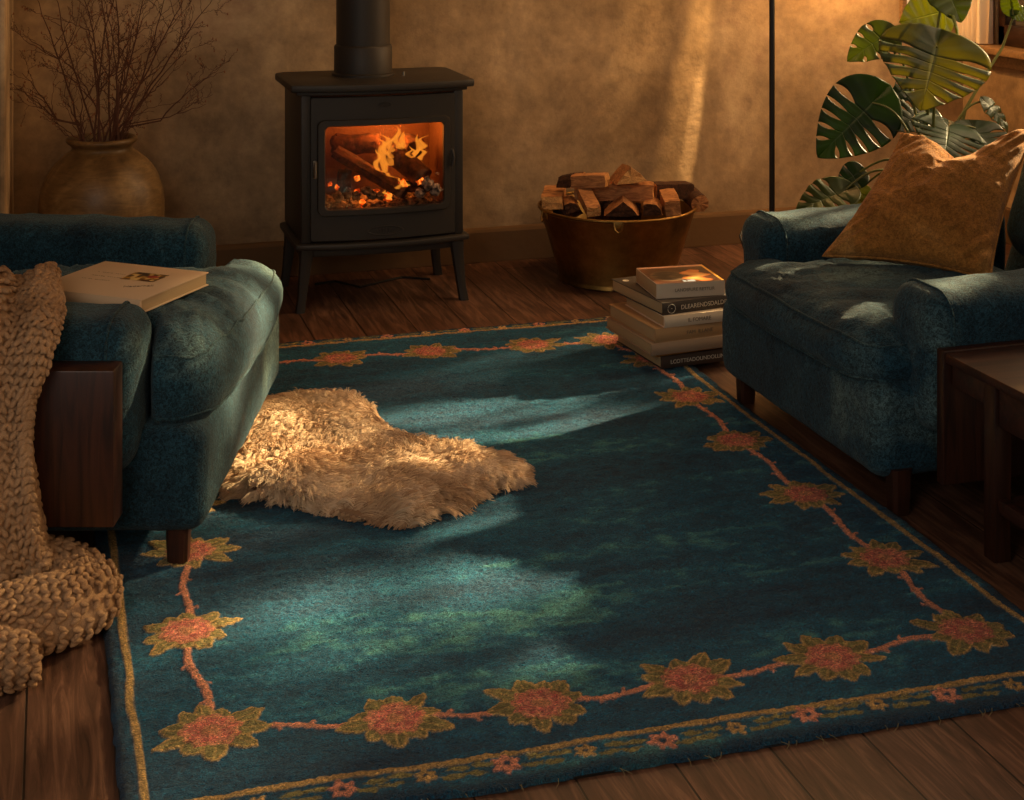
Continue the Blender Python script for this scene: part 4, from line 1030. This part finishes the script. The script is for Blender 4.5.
def leaf(bpx, tpx, width, nrm_px, mt, nl=5, cup=.12, droop=.10, gap=.5, s0=.42, heart=.28, fold=.0, seed=0, closed=True):
    """base and tip as (px,py,depth); nrm_px = direction the upper face looks (camera right, depth, up)"""
    b = PXD(*bpx); t = PXD(*tpx); ax = t - b; L = ax.length; ax.normalize()
    n = C2W(nrm_px[0], nrm_px[1], nrm_px[2]); n = (n - ax * n.dot(ax)).normalized(); sdv = ax.cross(n)
    V = []; F = []; vein = []; rl = random.Random(seed)
    def outline(t_):   # half width along the midrib, t_ from -heart .. 1
        x_ = (t_ + heart) / (1 + heart); return max(0, math.sin(PI * x_ ** .78)) ** .72 * (1 - .22 * x_)
    NT, NS = (9 if nl > 1 else 40), 14
    for side in (-1, 1):
        bounds = [-heart, 1.0] if nl == 1 else [-heart] + [(-.02 + (1.0) * (k / nl) ** .92) for k in range(1, nl)] + [1.0]
        for q in range(nl):
            t0, t1 = bounds[q], bounds[q + 1]; base = len(V)
            for j in range(NS + 1):
                s_ = j / NS
                sp = max(0, (s_ - s0) / (1 - s0)); g = gap * (math.sin(PI * min(1, sp * .93)) ** .8 if closed else sp ** .6) * .5 if sp > 0 else 0
                for i in range(NT + 1):
                    f = i / NT; ga = g if q > 0 else 0; gb = g if q < nl - 1 else 0
                    f2 = ga * .5 + f * (1 - (ga + gb) * .5); tt = t0 + (t1 - t0) * f2
                    root = (tt + math.sqrt(tt * tt + .02)) / 2 * .80   # veins start on the midrib and sweep forward
                    edge = tt; hw_ = outline(tt) * width / 2
                    a_ = (root + (edge - root) * s_ ** .8) * L; w_ = hw_ * s_
                    if not closed: w_ *= 1 - .05 * s_ * (abs(f - .5) * 2) ** 2
                    zz = cup * w_ - fold * abs(w_) - droop * L * max(0, a_ / L) ** 2 - 1.6 * cup * w_ * w_ / max(width, .01) + .006 * math.sin((f if nl > 1 else (f * 6) % 1) * PI) * s_
                    zz += .006 * float(noise(a_ * 12, w_ * 12 * side, seed))
                    V.append(b + ax * a_ + sdv * side * w_ + n * zz); vein.append(max(0, 1 - abs((f if nl > 1 else (f * 6) % 1) - .5) * (9 if nl > 1 else 4)) * .6 + max(0, 1 - s_ * 16) * 1.0)
            for j in range(NS):
                for i in range(NT):
                    a = base + j * (NT + 1) + i; fc = (a, a + 1, a + NT + 2, a + NT + 1); F.append(fc if side > 0 else fc[::-1])
    o = mesh_obj('leaf', np.array([list(v) for v in V]), F, LM[mt], plant, world=True)
    at = o.data.attributes.new('vein', 'FLOAT', 'POINT'); at.data.foreach_set('value', np.clip(np.array(vein), 0, 1).astype(np.float32))
    sol = o.modifiers.new('thickness', 'SOLIDIFY'); sol.thickness = .0012
    return o, b
def stalk(p, b, parent, r=.005):
    q0 = Vector((plant_c.x + random.uniform(-.05, .05), plant_c.y + random.uniform(-.05, .05), .30))
    pts_ = []
    for i in range(15):
        t = i / 14; a = q0.lerp(b, t); a.z += .12 * math.sin(t * PI); pts_.append(a)
    mb = MB(); mb.tube(pts_, [r * (1.2 - .5 * i / 14) for i in range(15)], 8); mb.build('stalk', stemm, plant, world=True)
leaves = [
 # big glossy leaf in the centre, seen from above, tip down
 ((937, 46, 4.95), (922, 106, 4.80), .40, (-.1, -1, .55), 'blue', 6, .10, .10, .42, .38, .30, 0),
 # dark leaf at left
 ((872, 103, 5.15), (818, 157, 5.10), .29, (-.2, -1, .2), 'dark', 6, .06, .04, .62, .30, .34, 0),
 # small one above left
 ((890, 34, 5.1), (848, 58, 5.05), .16, (.2, -.8, .8), 'mid', 4, .1, .1, .5, .5, .2, 0),
 # yellow heart leaf on top
 ((941, 12, 5.2), (900, 22, 5.15), .20, (.1, -1, .3), 'yellow', 1, .1, .05, .0, .9, .25, 0),
 # dark round leaf upper right
 ((945, -14, 5.1), (962, 22, 5.05), .19, (.2, -1, .1), 'mid', 1, .08, .05, .0, .9, .3, 0),
 # leaf behind the cushion, centre
 ((925, 112, 5.2), (893, 128, 5.1), .17, (.0, -.8, .7), 'dark', 5, .1, .1, .5, .4, .3, 0),
 ((948, 128, 5.05), (946, 158, 4.85), .27, (.1, -.9, .8), 'blue', 6, .1, .1, .5, .4, .3, 0),
 ((975, 128, 5.1), (999, 156, 4.95), .20, (.2, -.8, .6), 'dark', 5, .1, .1, .5, .4, .3, 0),
 # drooping leaf at right
 ((984, 101, 5.2), (1012, 128, 5.15), .10, (.5, -.6, .6), 'blue', 4, .1, .2, .3, .5, .15, .1),
 # low leaf above the chair arm
 ((845, 190, 5.1), (797, 207, 5.0), .17, (-.1, -.6, .9), 'mid', 5, .1, .12, .5, .45, .25, 0),
 ((860, 172, 5.2), (838, 185, 5.15), .11, (.1, -.9, .5), 'dark', 3, .1, .1, .2, .6, .25, 0),
 ((862, 188, 5.25), (852, 206, 5.2), .10, (.0, -.6, .9), 'yellow', 3, .1, .1, .2, .6, .2, 0),
 # climbing shoot by the window
 ((1012, 12, 5.3), (1004, -12, 5.3), .07, (-.4, -1, .2), 'mid', 1, .1, .0, .0, .9, .2, 0),
 ((1014, 16, 5.3), (1034, 10, 5.3), .07, (.0, -.8, .6), 'mid', 1, .1, .0, .0, .9, .2, 0),
 ((907, 86, 5.3), (893, 100, 5.25), .09, (.2, -1, .2), 'dark', 3, .1, .1, .2, .6, .2, 0),
]
for k, a in enumerate(leaves):
    bp, tp, w, nn_, mt, nl, cup, dr_, gp, s0, ht, fo_ = a
    o, b = leaf(bp, tp, w, nn_, mt, nl, cup, dr_, gp, s0, ht, fo_, seed=k)
    if k in (12, 13): continue
    stalk(None, b, o)
mb = MB(); vine = [plant_c + Vector((.05, 0, .35)), PXD(965, 110, 5.2), PXD(985, 75, 5.25), PXD(1002, 48, 5.3), PXD(1013, 18, 5.3), PXD(1012, -20, 5.3)]
mb.tube(vine, [.007, .006, .006, .005, .004, .003], 8); mb.build('climbing_stem', stemm, plant, world=True)
# curled yellow sheath
mb = MB(); mb.tube([PXD(943, 10, 5.1), PXD(944, 25, 5.08), PXD(940, 45, 5.05)], [.010, .013, .005], 10, flat=.4); mb.tube([PXD(943, 12, 5.08), PXD(953, 16, 5.05), PXD(957, 30, 5.03), PXD(958, 46, 5.02)], [.006, .008, .008, .004], 10, flat=.4)
mb.build('leaf_sheath', LM['yellow'], plant, world=True)
terra = mat('terracotta', srgb(150, 84, 50), .8)
mb = MB(); mb.lathe([(0, 0), (.12, 0), (.125, .01), (.165, .26), (.18, .262), (.182, .31), (.165, .31), (.155, .27), (0, .27)], seg=48); mb.build('pot', terra, plant)
mb = MB(); mb.lathe([(0, .285), (.08, .288), (.157, .276)], seg=32); mb.build('soil', mat('soil', srgb(40, 28, 20), .95), plant)

# ------------------------------------------------------------------ books
paper = mat('book_pages', srgb(178, 152, 114), .9); pv = coords(paper, (1, 1, 260)); pn = noise_n(paper, pv, 2, 2); bump(paper, pn, .5, .002)
def text_mesh(s, size, mat_, parent, mtx, ext=.0003):
    cu = bpy.data.curves.new('lettering', 'FONT'); cu.body = s; cu.size = size; cu.extrude = ext; cu.align_x = 'CENTER'; cu.align_y = 'CENTER'
    tmp = bpy.data.objects.new('lettering_curve', cu); COL.objects.link(tmp); bpy.context.view_layer.update()
    me = bpy.data.meshes.new_from_object(tmp.evaluated_get(bpy.context.evaluated_depsgraph_get())); bpy.data.objects.remove(tmp)
    o = bpy.data.objects.new('lettering', me); COL.objects.link(o); me.materials.clear(); me.materials.append(mat_); o.parent = parent; o.matrix_basis = mtx; return o
def book(c, rz, L, D, T, cover, label, group=None, spine=None, ink=None, tsize=.012, tilt=0, art=None, hard=.0022, flush=False):
    """c: front left bottom corner; spine faces local -y; L along x, D along y"""
    e_ = tag(empty('book', c, rz), label, 'book', group)
    mc = cover
    mb = MB(); ov = 0 if flush else .004
    mb.box((0, 0, 0), (L, D, hard), .0008); mb.box((0, 0, T - hard), (L, D, T), .0008)
    n = 8; P = [(-.001 - .004 * math.sin(PI * k / n) if not flush else 0, T * k / n) for k in range(n + 1)]
    V = [(x_, y_, z_) for x_ in (0, L) for (y_, z_) in P] + [(x_, hard, z_) for x_ in (0, L) for (y_, z_) in P]
    F = []; q = n + 1
    for k in range(n): F += [(k, q + k, q + k + 1, k + 1), (2 * q + k, 2 * q + k + 1, 3 * q + k + 1, 3 * q + k), (k, k + 1, 2 * q + k + 1, 2 * q + k), (q + k, 3 * q + k, 3 * q + k + 1, q + k + 1)]
    mb.add(V, F); mb.build('cover', mc, e_)
    mb = MB(); mb.box((ov, .002, hard), (L - ov, D - ov, T - hard), .0008); mb.build('pages', paper, e_)
    if spine:
        text_mesh(spine, tsize, ink, e_, Matrix.Translation((L * .56, -.0052 if not flush else -.0006, T / 2)) @ Matrix.Rotation(PI / 2, 4, 'X'))
    if art:
        nx_, ny_ = 90, 70; x0, y0, x1, y1 = art['rect']; V = []; cl = []
        for j in range(ny_ + 1):
            for i in range(nx_ + 1):
                u_, v_ = i / nx_, j / ny_; V.append((x0 + (x1 - x0) * u_, y0 + (y1 - y0) * v_, T + .0005)); cl.append((*art['fn'](u_, v_), 1))
        n1_ = len(V); V += [(v_[0], v_[1], T - .0002) for v_ in V]
        F = [(j * (nx_ + 1) + i, j * (nx_ + 1) + i + 1, (j + 1) * (nx_ + 1) + i + 1, (j + 1) * (nx_ + 1) + i) for j in range(ny_) for i in range(nx_)]
        o = mesh_obj('cover_picture', np.array(V), F, picm, e_); ca = o.data.color_attributes.new('print', 'FLOAT_COLOR', 'POINT')
        ca.data.foreach_set('color', np.array(cl + cl, np.float32).ravel())
    return e_
picm = mat('printed_picture', rough=.35); at = nd(picm, 'ShaderNodeAttribute'); at.attribute_name = 'print'; lk(picm, at.outputs['Color'], bsdf(picm).inputs['Base Color'])
def cl(name, r, g, b, ro=.6): return mat(name, srgb(r, g, b), ro)
ink_l = cl('pale_ink', 215, 205, 185); ink_d = cl('grey_ink', 120, 104, 84); ink_g = cl('gilt_ink', 190, 160, 110)
def lerp3(a, b, t): t = max(0, min(1, t)); return tuple(x * (1 - t) + y * t for x, y in zip(a, b))
def food(u_, v_):
    n_ = float(fbm(u_ * 5, v_ * 4, 0, 3, 3)); c = lerp3(srgb(48, 26, 16), srgb(96, 52, 28), .5 + n_)
    d = math.hypot((u_ - .30) / .26, (v_ - .42) / .30)
    if d < 1: c = lerp3(srgb(30, 22, 20), srgb(120, 96, 70), max(0, float(noise(u_ * 9, v_ * 14, 0, 7))) + (.5 if d > .85 else 0))
    f = math.hypot((u_ - .70 - .06 * math.sin(v_ * 20)) / .16, (v_ - .34) / .30) + .5 * n_
    if f < 1: c = lerp3(srgb(250, 200, 120), srgb(190, 96, 36), f)
    if v_ > .90: c = srgb(200, 150, 120)
    if u_ > .965: c = srgb(220, 160, 70)
    if .42 < u_ < .60 and .03 < v_ < .14 and noise(u_ * 40, v_ * 20, 0, 4) > -.1: c = srgb(150, 170, 190)
    return c
def mag(u_, v_):
    n_ = float(fbm(u_ * 6, v_ * 5, 0, 3, 13)); m_ = float(noise(u_ * 9, v_ * 6, 2, 14))
    c = lerp3(srgb(70, 34, 22), srgb(190, 140, 50), .5 + n_)
    if m_ > .25: c = srgb(226, 190, 120)
    if m_ < -.35: c = srgb(50, 40, 30)
    if math.hypot(u_ - .72, v_ - .6) < .16: c = srgb(170, 60, 40)
    return c
RZ = math.radians(22) - YAW
SG = 'books stacked on the rug corner by the right armchair'
def sb_(px_, py_, z, L, D, T, rz, cover, lab, **k): return book(FL(px_, py_, z), rz, L, D, T, cover, lab, SG, **k)
z = .0185
specs = [
 (661, 369, .255, .30, .036, RZ, cl('dark_brown_cover', 72, 56, 46), 'bottom book of the floor stack, dark spine with pale lettering', dict(spine='LCOTTEADOUNDOLLINGVAN', ink=ink_l, tsize=.0165)),
 (656, 357, .26, .30, .012, RZ + .03, cl('amber_cover', 196, 132, 62), 'thin amber edged volume second from the bottom of the floor stack', {}),
 (651, 356, .27, .315, .034, RZ - .01, cl('taupe_cover', 158, 134, 110), 'plain taupe book third from the bottom of the floor stack', {}),
 (655, 343, .265, .30, .040, RZ + .02, cl('tan_cover', 176, 140, 98), 'tan book with gilt edge and faded title, middle of the floor stack', dict(spine='FAM  ILLANE', ink=ink_d, tsize=.016)),
 (664, 328, .205, .27, .033, RZ - .02, cl('cream_cover', 222, 204, 178), 'shorter cream spined book under the dark one in the floor stack', dict(spine='IL FOMARE', ink=ink_d, tsize=.016)),
 (662.5, 315.5, .26, .315, .036, RZ + .05, cl('charcoal_cover', 66, 58, 52), 'charcoal book with round emblem directly beneath the picture cookbook', dict(spine='DLEARENDSDALDRE', ink=ink_l, tsize=.0185)),
]
bl_ = []
for (px_, py_, L, D, T, rz, cv_, lab, kw) in specs:
    b_ = sb_(px_, py_, z, L, D, T, rz, cv_, lab, **kw); bl_.append((b_, L, D, T)); z += T + .0004
# round emblem on the charcoal spine, white dot on its cover
b_, L, D, T = bl_[-1]
mb = MB(); mb.loop([(.028 + .013 * math.cos(a), -.0058, T / 2 + .013 * math.sin(a)) for a in np.linspace(0, 2 * PI, 28)[:-1]], .0008); mb.lathe([(0, 0), (.002, 0), (.002, .001), (0, .001)], c=(.028, -.0058, T / 2), seg=10)
mb.build('emblem', ink_l, b_); mb = MB(); mb.lathe([(0, 0), (.010, 0), (.010, .0008), (0, .0008)], c=(.03, .275, T), seg=24); mb.build('sticker', ink_l, b_)
book(FL(656.5, 299, z), RZ - .16, .215, .20, .044, cl('white_cover', 214, 196, 172), 'topmost book of the floor stack with a fiery food photograph on its cover', SG, spine='LANDSFURE RETTLIR', ink=ink_d, tsize=.0135,
     art=dict(rect=(.001, .001, .214, .199), fn=food), flush=True)

# book on the left armchair
A = PXD(25, 295, 3.05); zb = .575
Bp, Cp, Dp = FL(89, 266, .536), FL(205, 271, .536), FL(141, 300, .536)
ang = math.atan2((Cp - Bp).y, (Cp - Bp).x)
W1 = (Cp - Bp).length; dv = Bp - FL(89 + 141 - 205, 266 + 300 - 271, .602)
# long side towards the viewer carries the spine
ang = math.atan2((Cp - Dp).y, (Cp - Dp).x) - PI / 2 - .05; LB = .29; oc = Dp - Vector((math.cos(ang), math.sin(ang), 0)) * LB
bk = book((oc.x, oc.y, .505), ang, LB, .262, .031, cl('ivory_cover', 206, 178, 146), 'ivory book with a small colour picture lying on the seat of the left armchair',
     art=dict(rect=(.135, .135, .225, .20), fn=mag), hard=.003)
mb = MB()
rt = random.Random(9)
for k in range(3):
    x_ = .05 + .0 * k
    for j in range(14):
        if rt.random() < .75: mb.box((x_ + j * .006, .17 - k * .03 + rt.uniform(-.001, .001), .0309), (x_ + j * .006 + rt.uniform(.002, .005), .172 - k * .03, .0313), 0)
mb.build('printed_lines', ink_d, bk)['kind'] = 'stuff'
text_mesh('Naderhall', .017, ink_d, bk, Matrix.Translation((.215, .095, .0312)) @ Matrix.Rotation(.5, 4, 'Z'))

# ------------------------------------------------------------------ sheepskin
poly_px = [(262, 398), (285, 391), (310, 389), (363, 394), (378, 403), (411, 430), (452, 441), (476, 443), (512, 455), (536, 467), (527, 481), (496, 492), (452, 508), (436, 516), (419, 528), (399, 531), (353, 523), (303, 512), (263, 499), (232, 493), (216, 474), (205, 450), (222, 425)]
zf = .045
poly = []
for k_, (a, b) in enumerate(poly_px):
    p = FL(a, b, zf if b < 470 else .025); poly.append((p.x, p.y))
pc = np.mean(np.array(poly), 0); PA = pc + (np.array(poly) - pc) * .93
def inpoly(x, y, P):
    r = np.zeros(x.shape, bool); n = len(P); j = n - 1
    for i in range(n):
        xi, yi = P[i]; xj, yj = P[j]
        c = ((yi > y) != (yj > y)) & (x < (xj - xi) * (y - yi) / (yj - yi + 1e-12) + xi); r ^= c; j = i
    return r
def pdist(x, y, P):
    d = np.full(x.shape, 9.0); n = len(P)
    for i in range(n):
        a, b = np.array(P[i]), np.array(P[(i + 1) % n]); ab = b - a; t = np.clip(((x - a[0]) * ab[0] + (y - a[1]) * ab[1]) / ab.dot(ab), 0, 1)
        d = np.minimum(d, np.hypot(x - a[0] - t * ab[0], y - a[1] - t * ab[1]))
    return d
mn, mxx = PA.min(0), PA.max(0)
gx, gy = np.meshgrid(np.arange(mn[0], mxx[0], .01), np.arange(mn[1], mxx[1], .01)); ins = inpoly(gx, gy, PA); dd = pdist(gx, gy, PA)
def shz(x, y, d): return .019 + .022 * np.sqrt(np.clip(d / .06, 0, 1)) + .008 * noise(x * 9, y * 9, 0, 70) * np.clip(d / .05, 0, 1)
hz_g = shz(gx, gy, dd); idx = -np.ones(gx.shape, int); V = []
for j, i in zip(*np.where(ins)): idx[j, i] = len(V); V.append((gx[j, i], gy[j, i], hz_g[j, i]))
F = []
for j in range(gx.shape[0] - 1):
    for i in range(gx.shape[1] - 1):
        q = (idx[j, i], idx[j, i + 1], idx[j + 1, i + 1], idx[j + 1, i])
        if min(q) >= 0: F.append(q)
wool = mat('fleece', srgb(206, 160, 108), .8, 0, .2); 
at = nd(wool, 'ShaderNodeAttribute'); at.attribute_name = 'tone'
lk(wool, ramp(wool, at.outputs['Fac'], [(0, srgb(146, 112, 84)), (.5, srgb(200, 168, 134)), (1, srgb(232, 208, 178))]), bsdf(wool).inputs['Base Color'])
hide = mesh_obj('sheepskin', np.array(V), F, wool); 
sol = hide.modifiers.new('thickness', 'SOLIDIFY'); sol.thickness = .006; sol.offset = -1
tag(hide, 'tan long haired sheepskin lying on the teal rug by the left armchair', 'sheepskin')
NL = 6500
lx = RNG.uniform(mn[0], mxx[0], NL * 4); ly = RNG.uniform(mn[1], mxx[1], NL * 4); k_ = inpoly(lx, ly, PA); lx, ly = lx[k_][:NL], ly[k_][:NL]; NL = len(lx)
ld = pdist(lx, ly, PA)
flow = 2 * PI * noise(lx * 3.2, ly * 3.2, 0, 80) * .6 + RNG.normal(0, .55, NL)
# flow leaves the middle: outward plus swirl
ox, oy = lx - pc[0], ly - pc[1]; oa = np.arctan2(oy, ox) * 1.0; fa = oa + flow * .8
lock_d = np.stack([np.cos(fa), np.sin(fa)], 1); lean = np.clip(.75 + .35 * noise(lx * 14, ly * 14, 0, 81) + np.clip(.05 - ld, 0, 1) * 5, .35, 1.2)
lock_len = RNG.uniform(.038, .060, NL); lock_tone = np.clip(.5 + .35 * noise(lx * 12, ly * 12, 0, 83) + RNG.normal(0, .14, NL), 0, 1)
SPL = 18; NS_ = NL * SPL; li = np.repeat(np.arange(NL), SPL)
rx = lx[li] + RNG.normal(0, .0045, NS_); ry = ly[li] + RNG.normal(0, .0045, NS_); rd = pdist(rx, ry, PA) * inpoly(rx, ry, PA)
rz_ = shz(rx, ry, rd) - .002
K = 7; pos = np.zeros((NS_, K, 3)); rad = np.zeros((NS_, K))
tipx = lx[li] + lock_d[li, 0] * lock_len[li] * lean[li]; tipy = ly[li] + lock_d[li, 1] * lock_len[li] * lean[li]
ztop = rz_ + lock_len[li] * np.sqrt(np.clip(1.15 - lean[li] ** 2 * .75, .08, 1)) * .62
ztop = np.where(rd < .02, np.maximum(.016, ztop - .012), ztop)
jit = RNG.normal(0, .0036, (NS_, 3)); ph = RNG.uniform(0, 2 * PI, NL)[li]; wv = RNG.uniform(.0018, .004, NL)[li]
for q in range(K):
    t = q / (K - 1); curve = math.sin(t * PI / 2)
    s = t ** 1.25; wob = np.sin(t * 7.5 + ph) * wv * (.2 + t)
    pos[:, q, 0] = rx * (1 - s) + (tipx + jit[:, 0]) * s - lock_d[li, 1] * wob
    pos[:, q, 1] = ry * (1 - s) + (tipy + jit[:, 1]) * s + lock_d[li, 0] * wob
    pos[:, q, 2] = rz_ * (1 - curve) + (ztop + jit[:, 2]) * curve - .010 * t ** 3 + np.cos(t * 7.5 + ph) * wv * .5 * t
    rad[:, q] = .00095 * (1 - .65 * t ** 2)
hc = bpy.data.hair_curves.new('fleece'); hc.add_curves([K] * NS_)
hc.attributes['position'].data.foreach_set('vector', pos.astype(np.float32).ravel())
ra = hc.attributes.new('radius', 'FLOAT', 'POINT') if 'radius' not in hc.attributes else hc.attributes['radius']; ra.data.foreach_set('value', rad.astype(np.float32).ravel())
ta = hc.attributes.new('tone', 'FLOAT', 'POINT')
tone = np.clip(lock_tone[li][:, None] + np.linspace(-.22, .22, K)[None, :] + RNG.normal(0, .05, (NS_, 1)), 0, 1); ta.data.foreach_set('value', tone.astype(np.float32).ravel())
hc.materials.append(wool); ho = bpy.data.objects.new('fleece', hc); COL.objects.link(ho); ho.parent = hide; ho['kind'] = 'stuff'

# ------------------------------------------------------------------ knitted throw
path = [(-10, 3.27, .572, .13, .018), (-8, 3.15, .584, .132, .022), (-8, 3.05, .586, .130, .024), (-14, 2.935, .556, .12, .024), (-20, 2.885, .52, .115, .028), (-24, 2.875, .44, .105, .034), (-22, 2.865, .34, .105, .038), (-16, 2.855, .25, .105, .045),
        (-10, 2.86, .17, .10, .055), (5, 2.90, .11, .085, .065), (35, 2.95, .078, .068, .062), (62, 2.965, .072, .064, .058), (84, 2.925, .068, .060, .056), (80, 2.855, .064, .060, .054), (55, 2.81, .064, .062, .054), (15, 2.78, .062, .062, .052),
        (-25, 2.74, .058, .060, .050), (-42, 2.69, .054, .055, .048), (-15, 2.65, .050, .052, .044), (18, 2.655, .046, .046, .040), (40, 2.68, .040, .034, .034)]
Pw = np.array([list(C2W((a - 512) / F_ * d, d, z_)) for a, d, z_, _, _ in path]); Rw = np.array([(a[3], a[4]) for a in path])
sseg = np.concatenate([[0], np.cumsum(np.linalg.norm(np.diff(Pw, axis=0), axis=1))]); Ltot = sseg[-1]
ns = int(Ltot / .004); sq = np.linspace(0, Ltot, ns)
Pc = np.stack([np.interp(sq, sseg, Pw[:, k]) for k in range(3)], 1); Rc = np.stack([np.interp(sq, sseg, Rw[:, k]) for k in range(2)], 1)
ker = np.hanning(25); ker /= ker.sum()
for k in range(3): Pc[:, k] = np.convolve(np.pad(Pc[:, k], 12, 'edge'), ker, 'valid')
Tn = np.gradient(Pc, axis=0); Tn /= np.linalg.norm(Tn, axis=1)[:, None]
rv, dvv = np.array(list(C2W(1, 0, 0))), np.array(list(C2W(0, 1, 0)))
Wd = []; prev = rv.copy()
for i in range(ns):
    w = prev - Tn[i] * prev.dot(Tn[i]); w /= np.linalg.norm(w); Wd.append(w); prev = w
Wd = np.array(Wd); Nd = np.cross(Tn, Wd)
def surf(i, a):
    """point and normal of the throw at path sample i, angle a"""
    ca, sa = math.cos(a), math.sin(a); rx_, ry_ = Rc[i]
    fold = 1 + .16 * math.sin(a * 3 + sq[i] * 7) * (1 if rx_ < .09 else .4) + .08 * math.sin(a * 2 - sq[i] * 12)
    x_ = rx_ * math.copysign(abs(ca) ** .8, ca); y_ = ry_ * math.copysign(abs(sa) ** .8, sa)
    if rx_ > .09: y_ += .014 * math.sin(x_ * 60 + 1.3) * (abs(sa) ** .3)
    p = Pc[i] + (Wd[i] * x_ + Nd[i] * y_) * fold
    n_ = Wd[i] * ca / max(rx_, .01) + Nd[i] * sa / max(ry_, .01); n_ /= np.linalg.norm(n_)
    if p[2] < .006: p = p.copy(); p[2] = .006
    return p, n_
Vb = []; Fb = []; NA = 40
rows = list(range(0, ns, 4))
for i in rows:
    for k in range(NA):
        p, n_ = surf(i, 2 * PI * k / NA); Vb.append(p - n_ * .004)
for r_ in range(len(rows) - 1):
    for k in range(NA): Fb.append((r_ * NA + k, r_ * NA + (k + 1) % NA, (r_ + 1) * NA + (k + 1) % NA, (r_ + 1) * NA + k))
Fb.append(tuple(range(NA))[::-1]); Fb.append(tuple((len(rows) - 1) * NA + k for k in range(NA)))
yarn = mat('chunky_wool_yarn', srgb(190, 150, 104), .95, 0, .1); yn = noise_n(yarn, coords(yarn), 6, 4); yf_ = noise_n(yarn, coords(yarn, (1, 1, 1)), 420, 3, .8, 1.5)
yc = mixc(yarn, .5, ramp(yarn, yn, [(.3, srgb(142, 108, 78)), (.7, srgb(192, 156, 120))]), ramp(yarn, yf_, [(.35, (.25, .25, .25)), (.65, (.8, .8, .8))]), 'OVERLAY'); lk(yarn, yc, bsdf(yarn).inputs['Base Color']); bump(yarn, yf_, .8, .004)
# unit stitch
bm = bmesh.new(); bmesh.ops.create_uvsphere(bm, u_segments=9, v_segments=7, radius=1); US = np.array([v_.co[:] for v_ in bm.verts]); bm.verts.index_update(); UF3 = [[v_.index for v_ in f.verts] for f in bm.faces]; bm.free()
Vs = list(Vb); Fs = list(Fb); rk = random.Random(12); step = .0155; nrow = int(Ltot / step); blocks = []; nb = len(Vb)
VB = [np.array(Vb)]
for r_ in range(nrow):
    i = min(ns - 1, int((r_ + .5) * step / Ltot * ns)); per = 2 * PI * math.sqrt((Rc[i][0] ** 2 + Rc[i][1] ** 2) / 2); na = max(12, int(per / .0185))
    for k in range(na):
        a = 2 * PI * (k + (.25 * math.sin(r_ * 2.1))) / na; p, n_ = surf(i, a)
        if p[2] < .010: continue
        t_ = Tn[i]; t_ = t_ - n_ * n_.dot(t_); t_ /= np.linalg.norm(t_); s_ = np.cross(n_, t_)
        for sd in (-1, 1):
            an = sd * (.55 + rk.uniform(-.22, .22)); ax_ = t_ * math.cos(an) + s_ * math.sin(an); bx_ = np.cross(n_, ax_)
            c = p + s_ * sd * .0044 + n_ * rk.uniform(-.0015, .003) + t_ * rk.uniform(-.002, .002); sc_ = rk.uniform(.85, 1.15)
            VB.append(c + (US[:, :1] * ax_ * .0118 + US[:, 1:2] * bx_ * .0056 + US[:, 2:] * n_ * .0056) * sc_); Fs += [tuple(q + nb for q in f) for f in UF3]; nb += len(US)
print('stitch verts', nb)
base_z = C2W((20 - 512) / F_ * 2.85, 2.85, 0)
throw = mesh_obj('knitted_throw', np.concatenate(VB), Fs, yarn)
tag(throw, 'chunky beige knitted throw hanging off the left armchair down to the floor', 'throw')
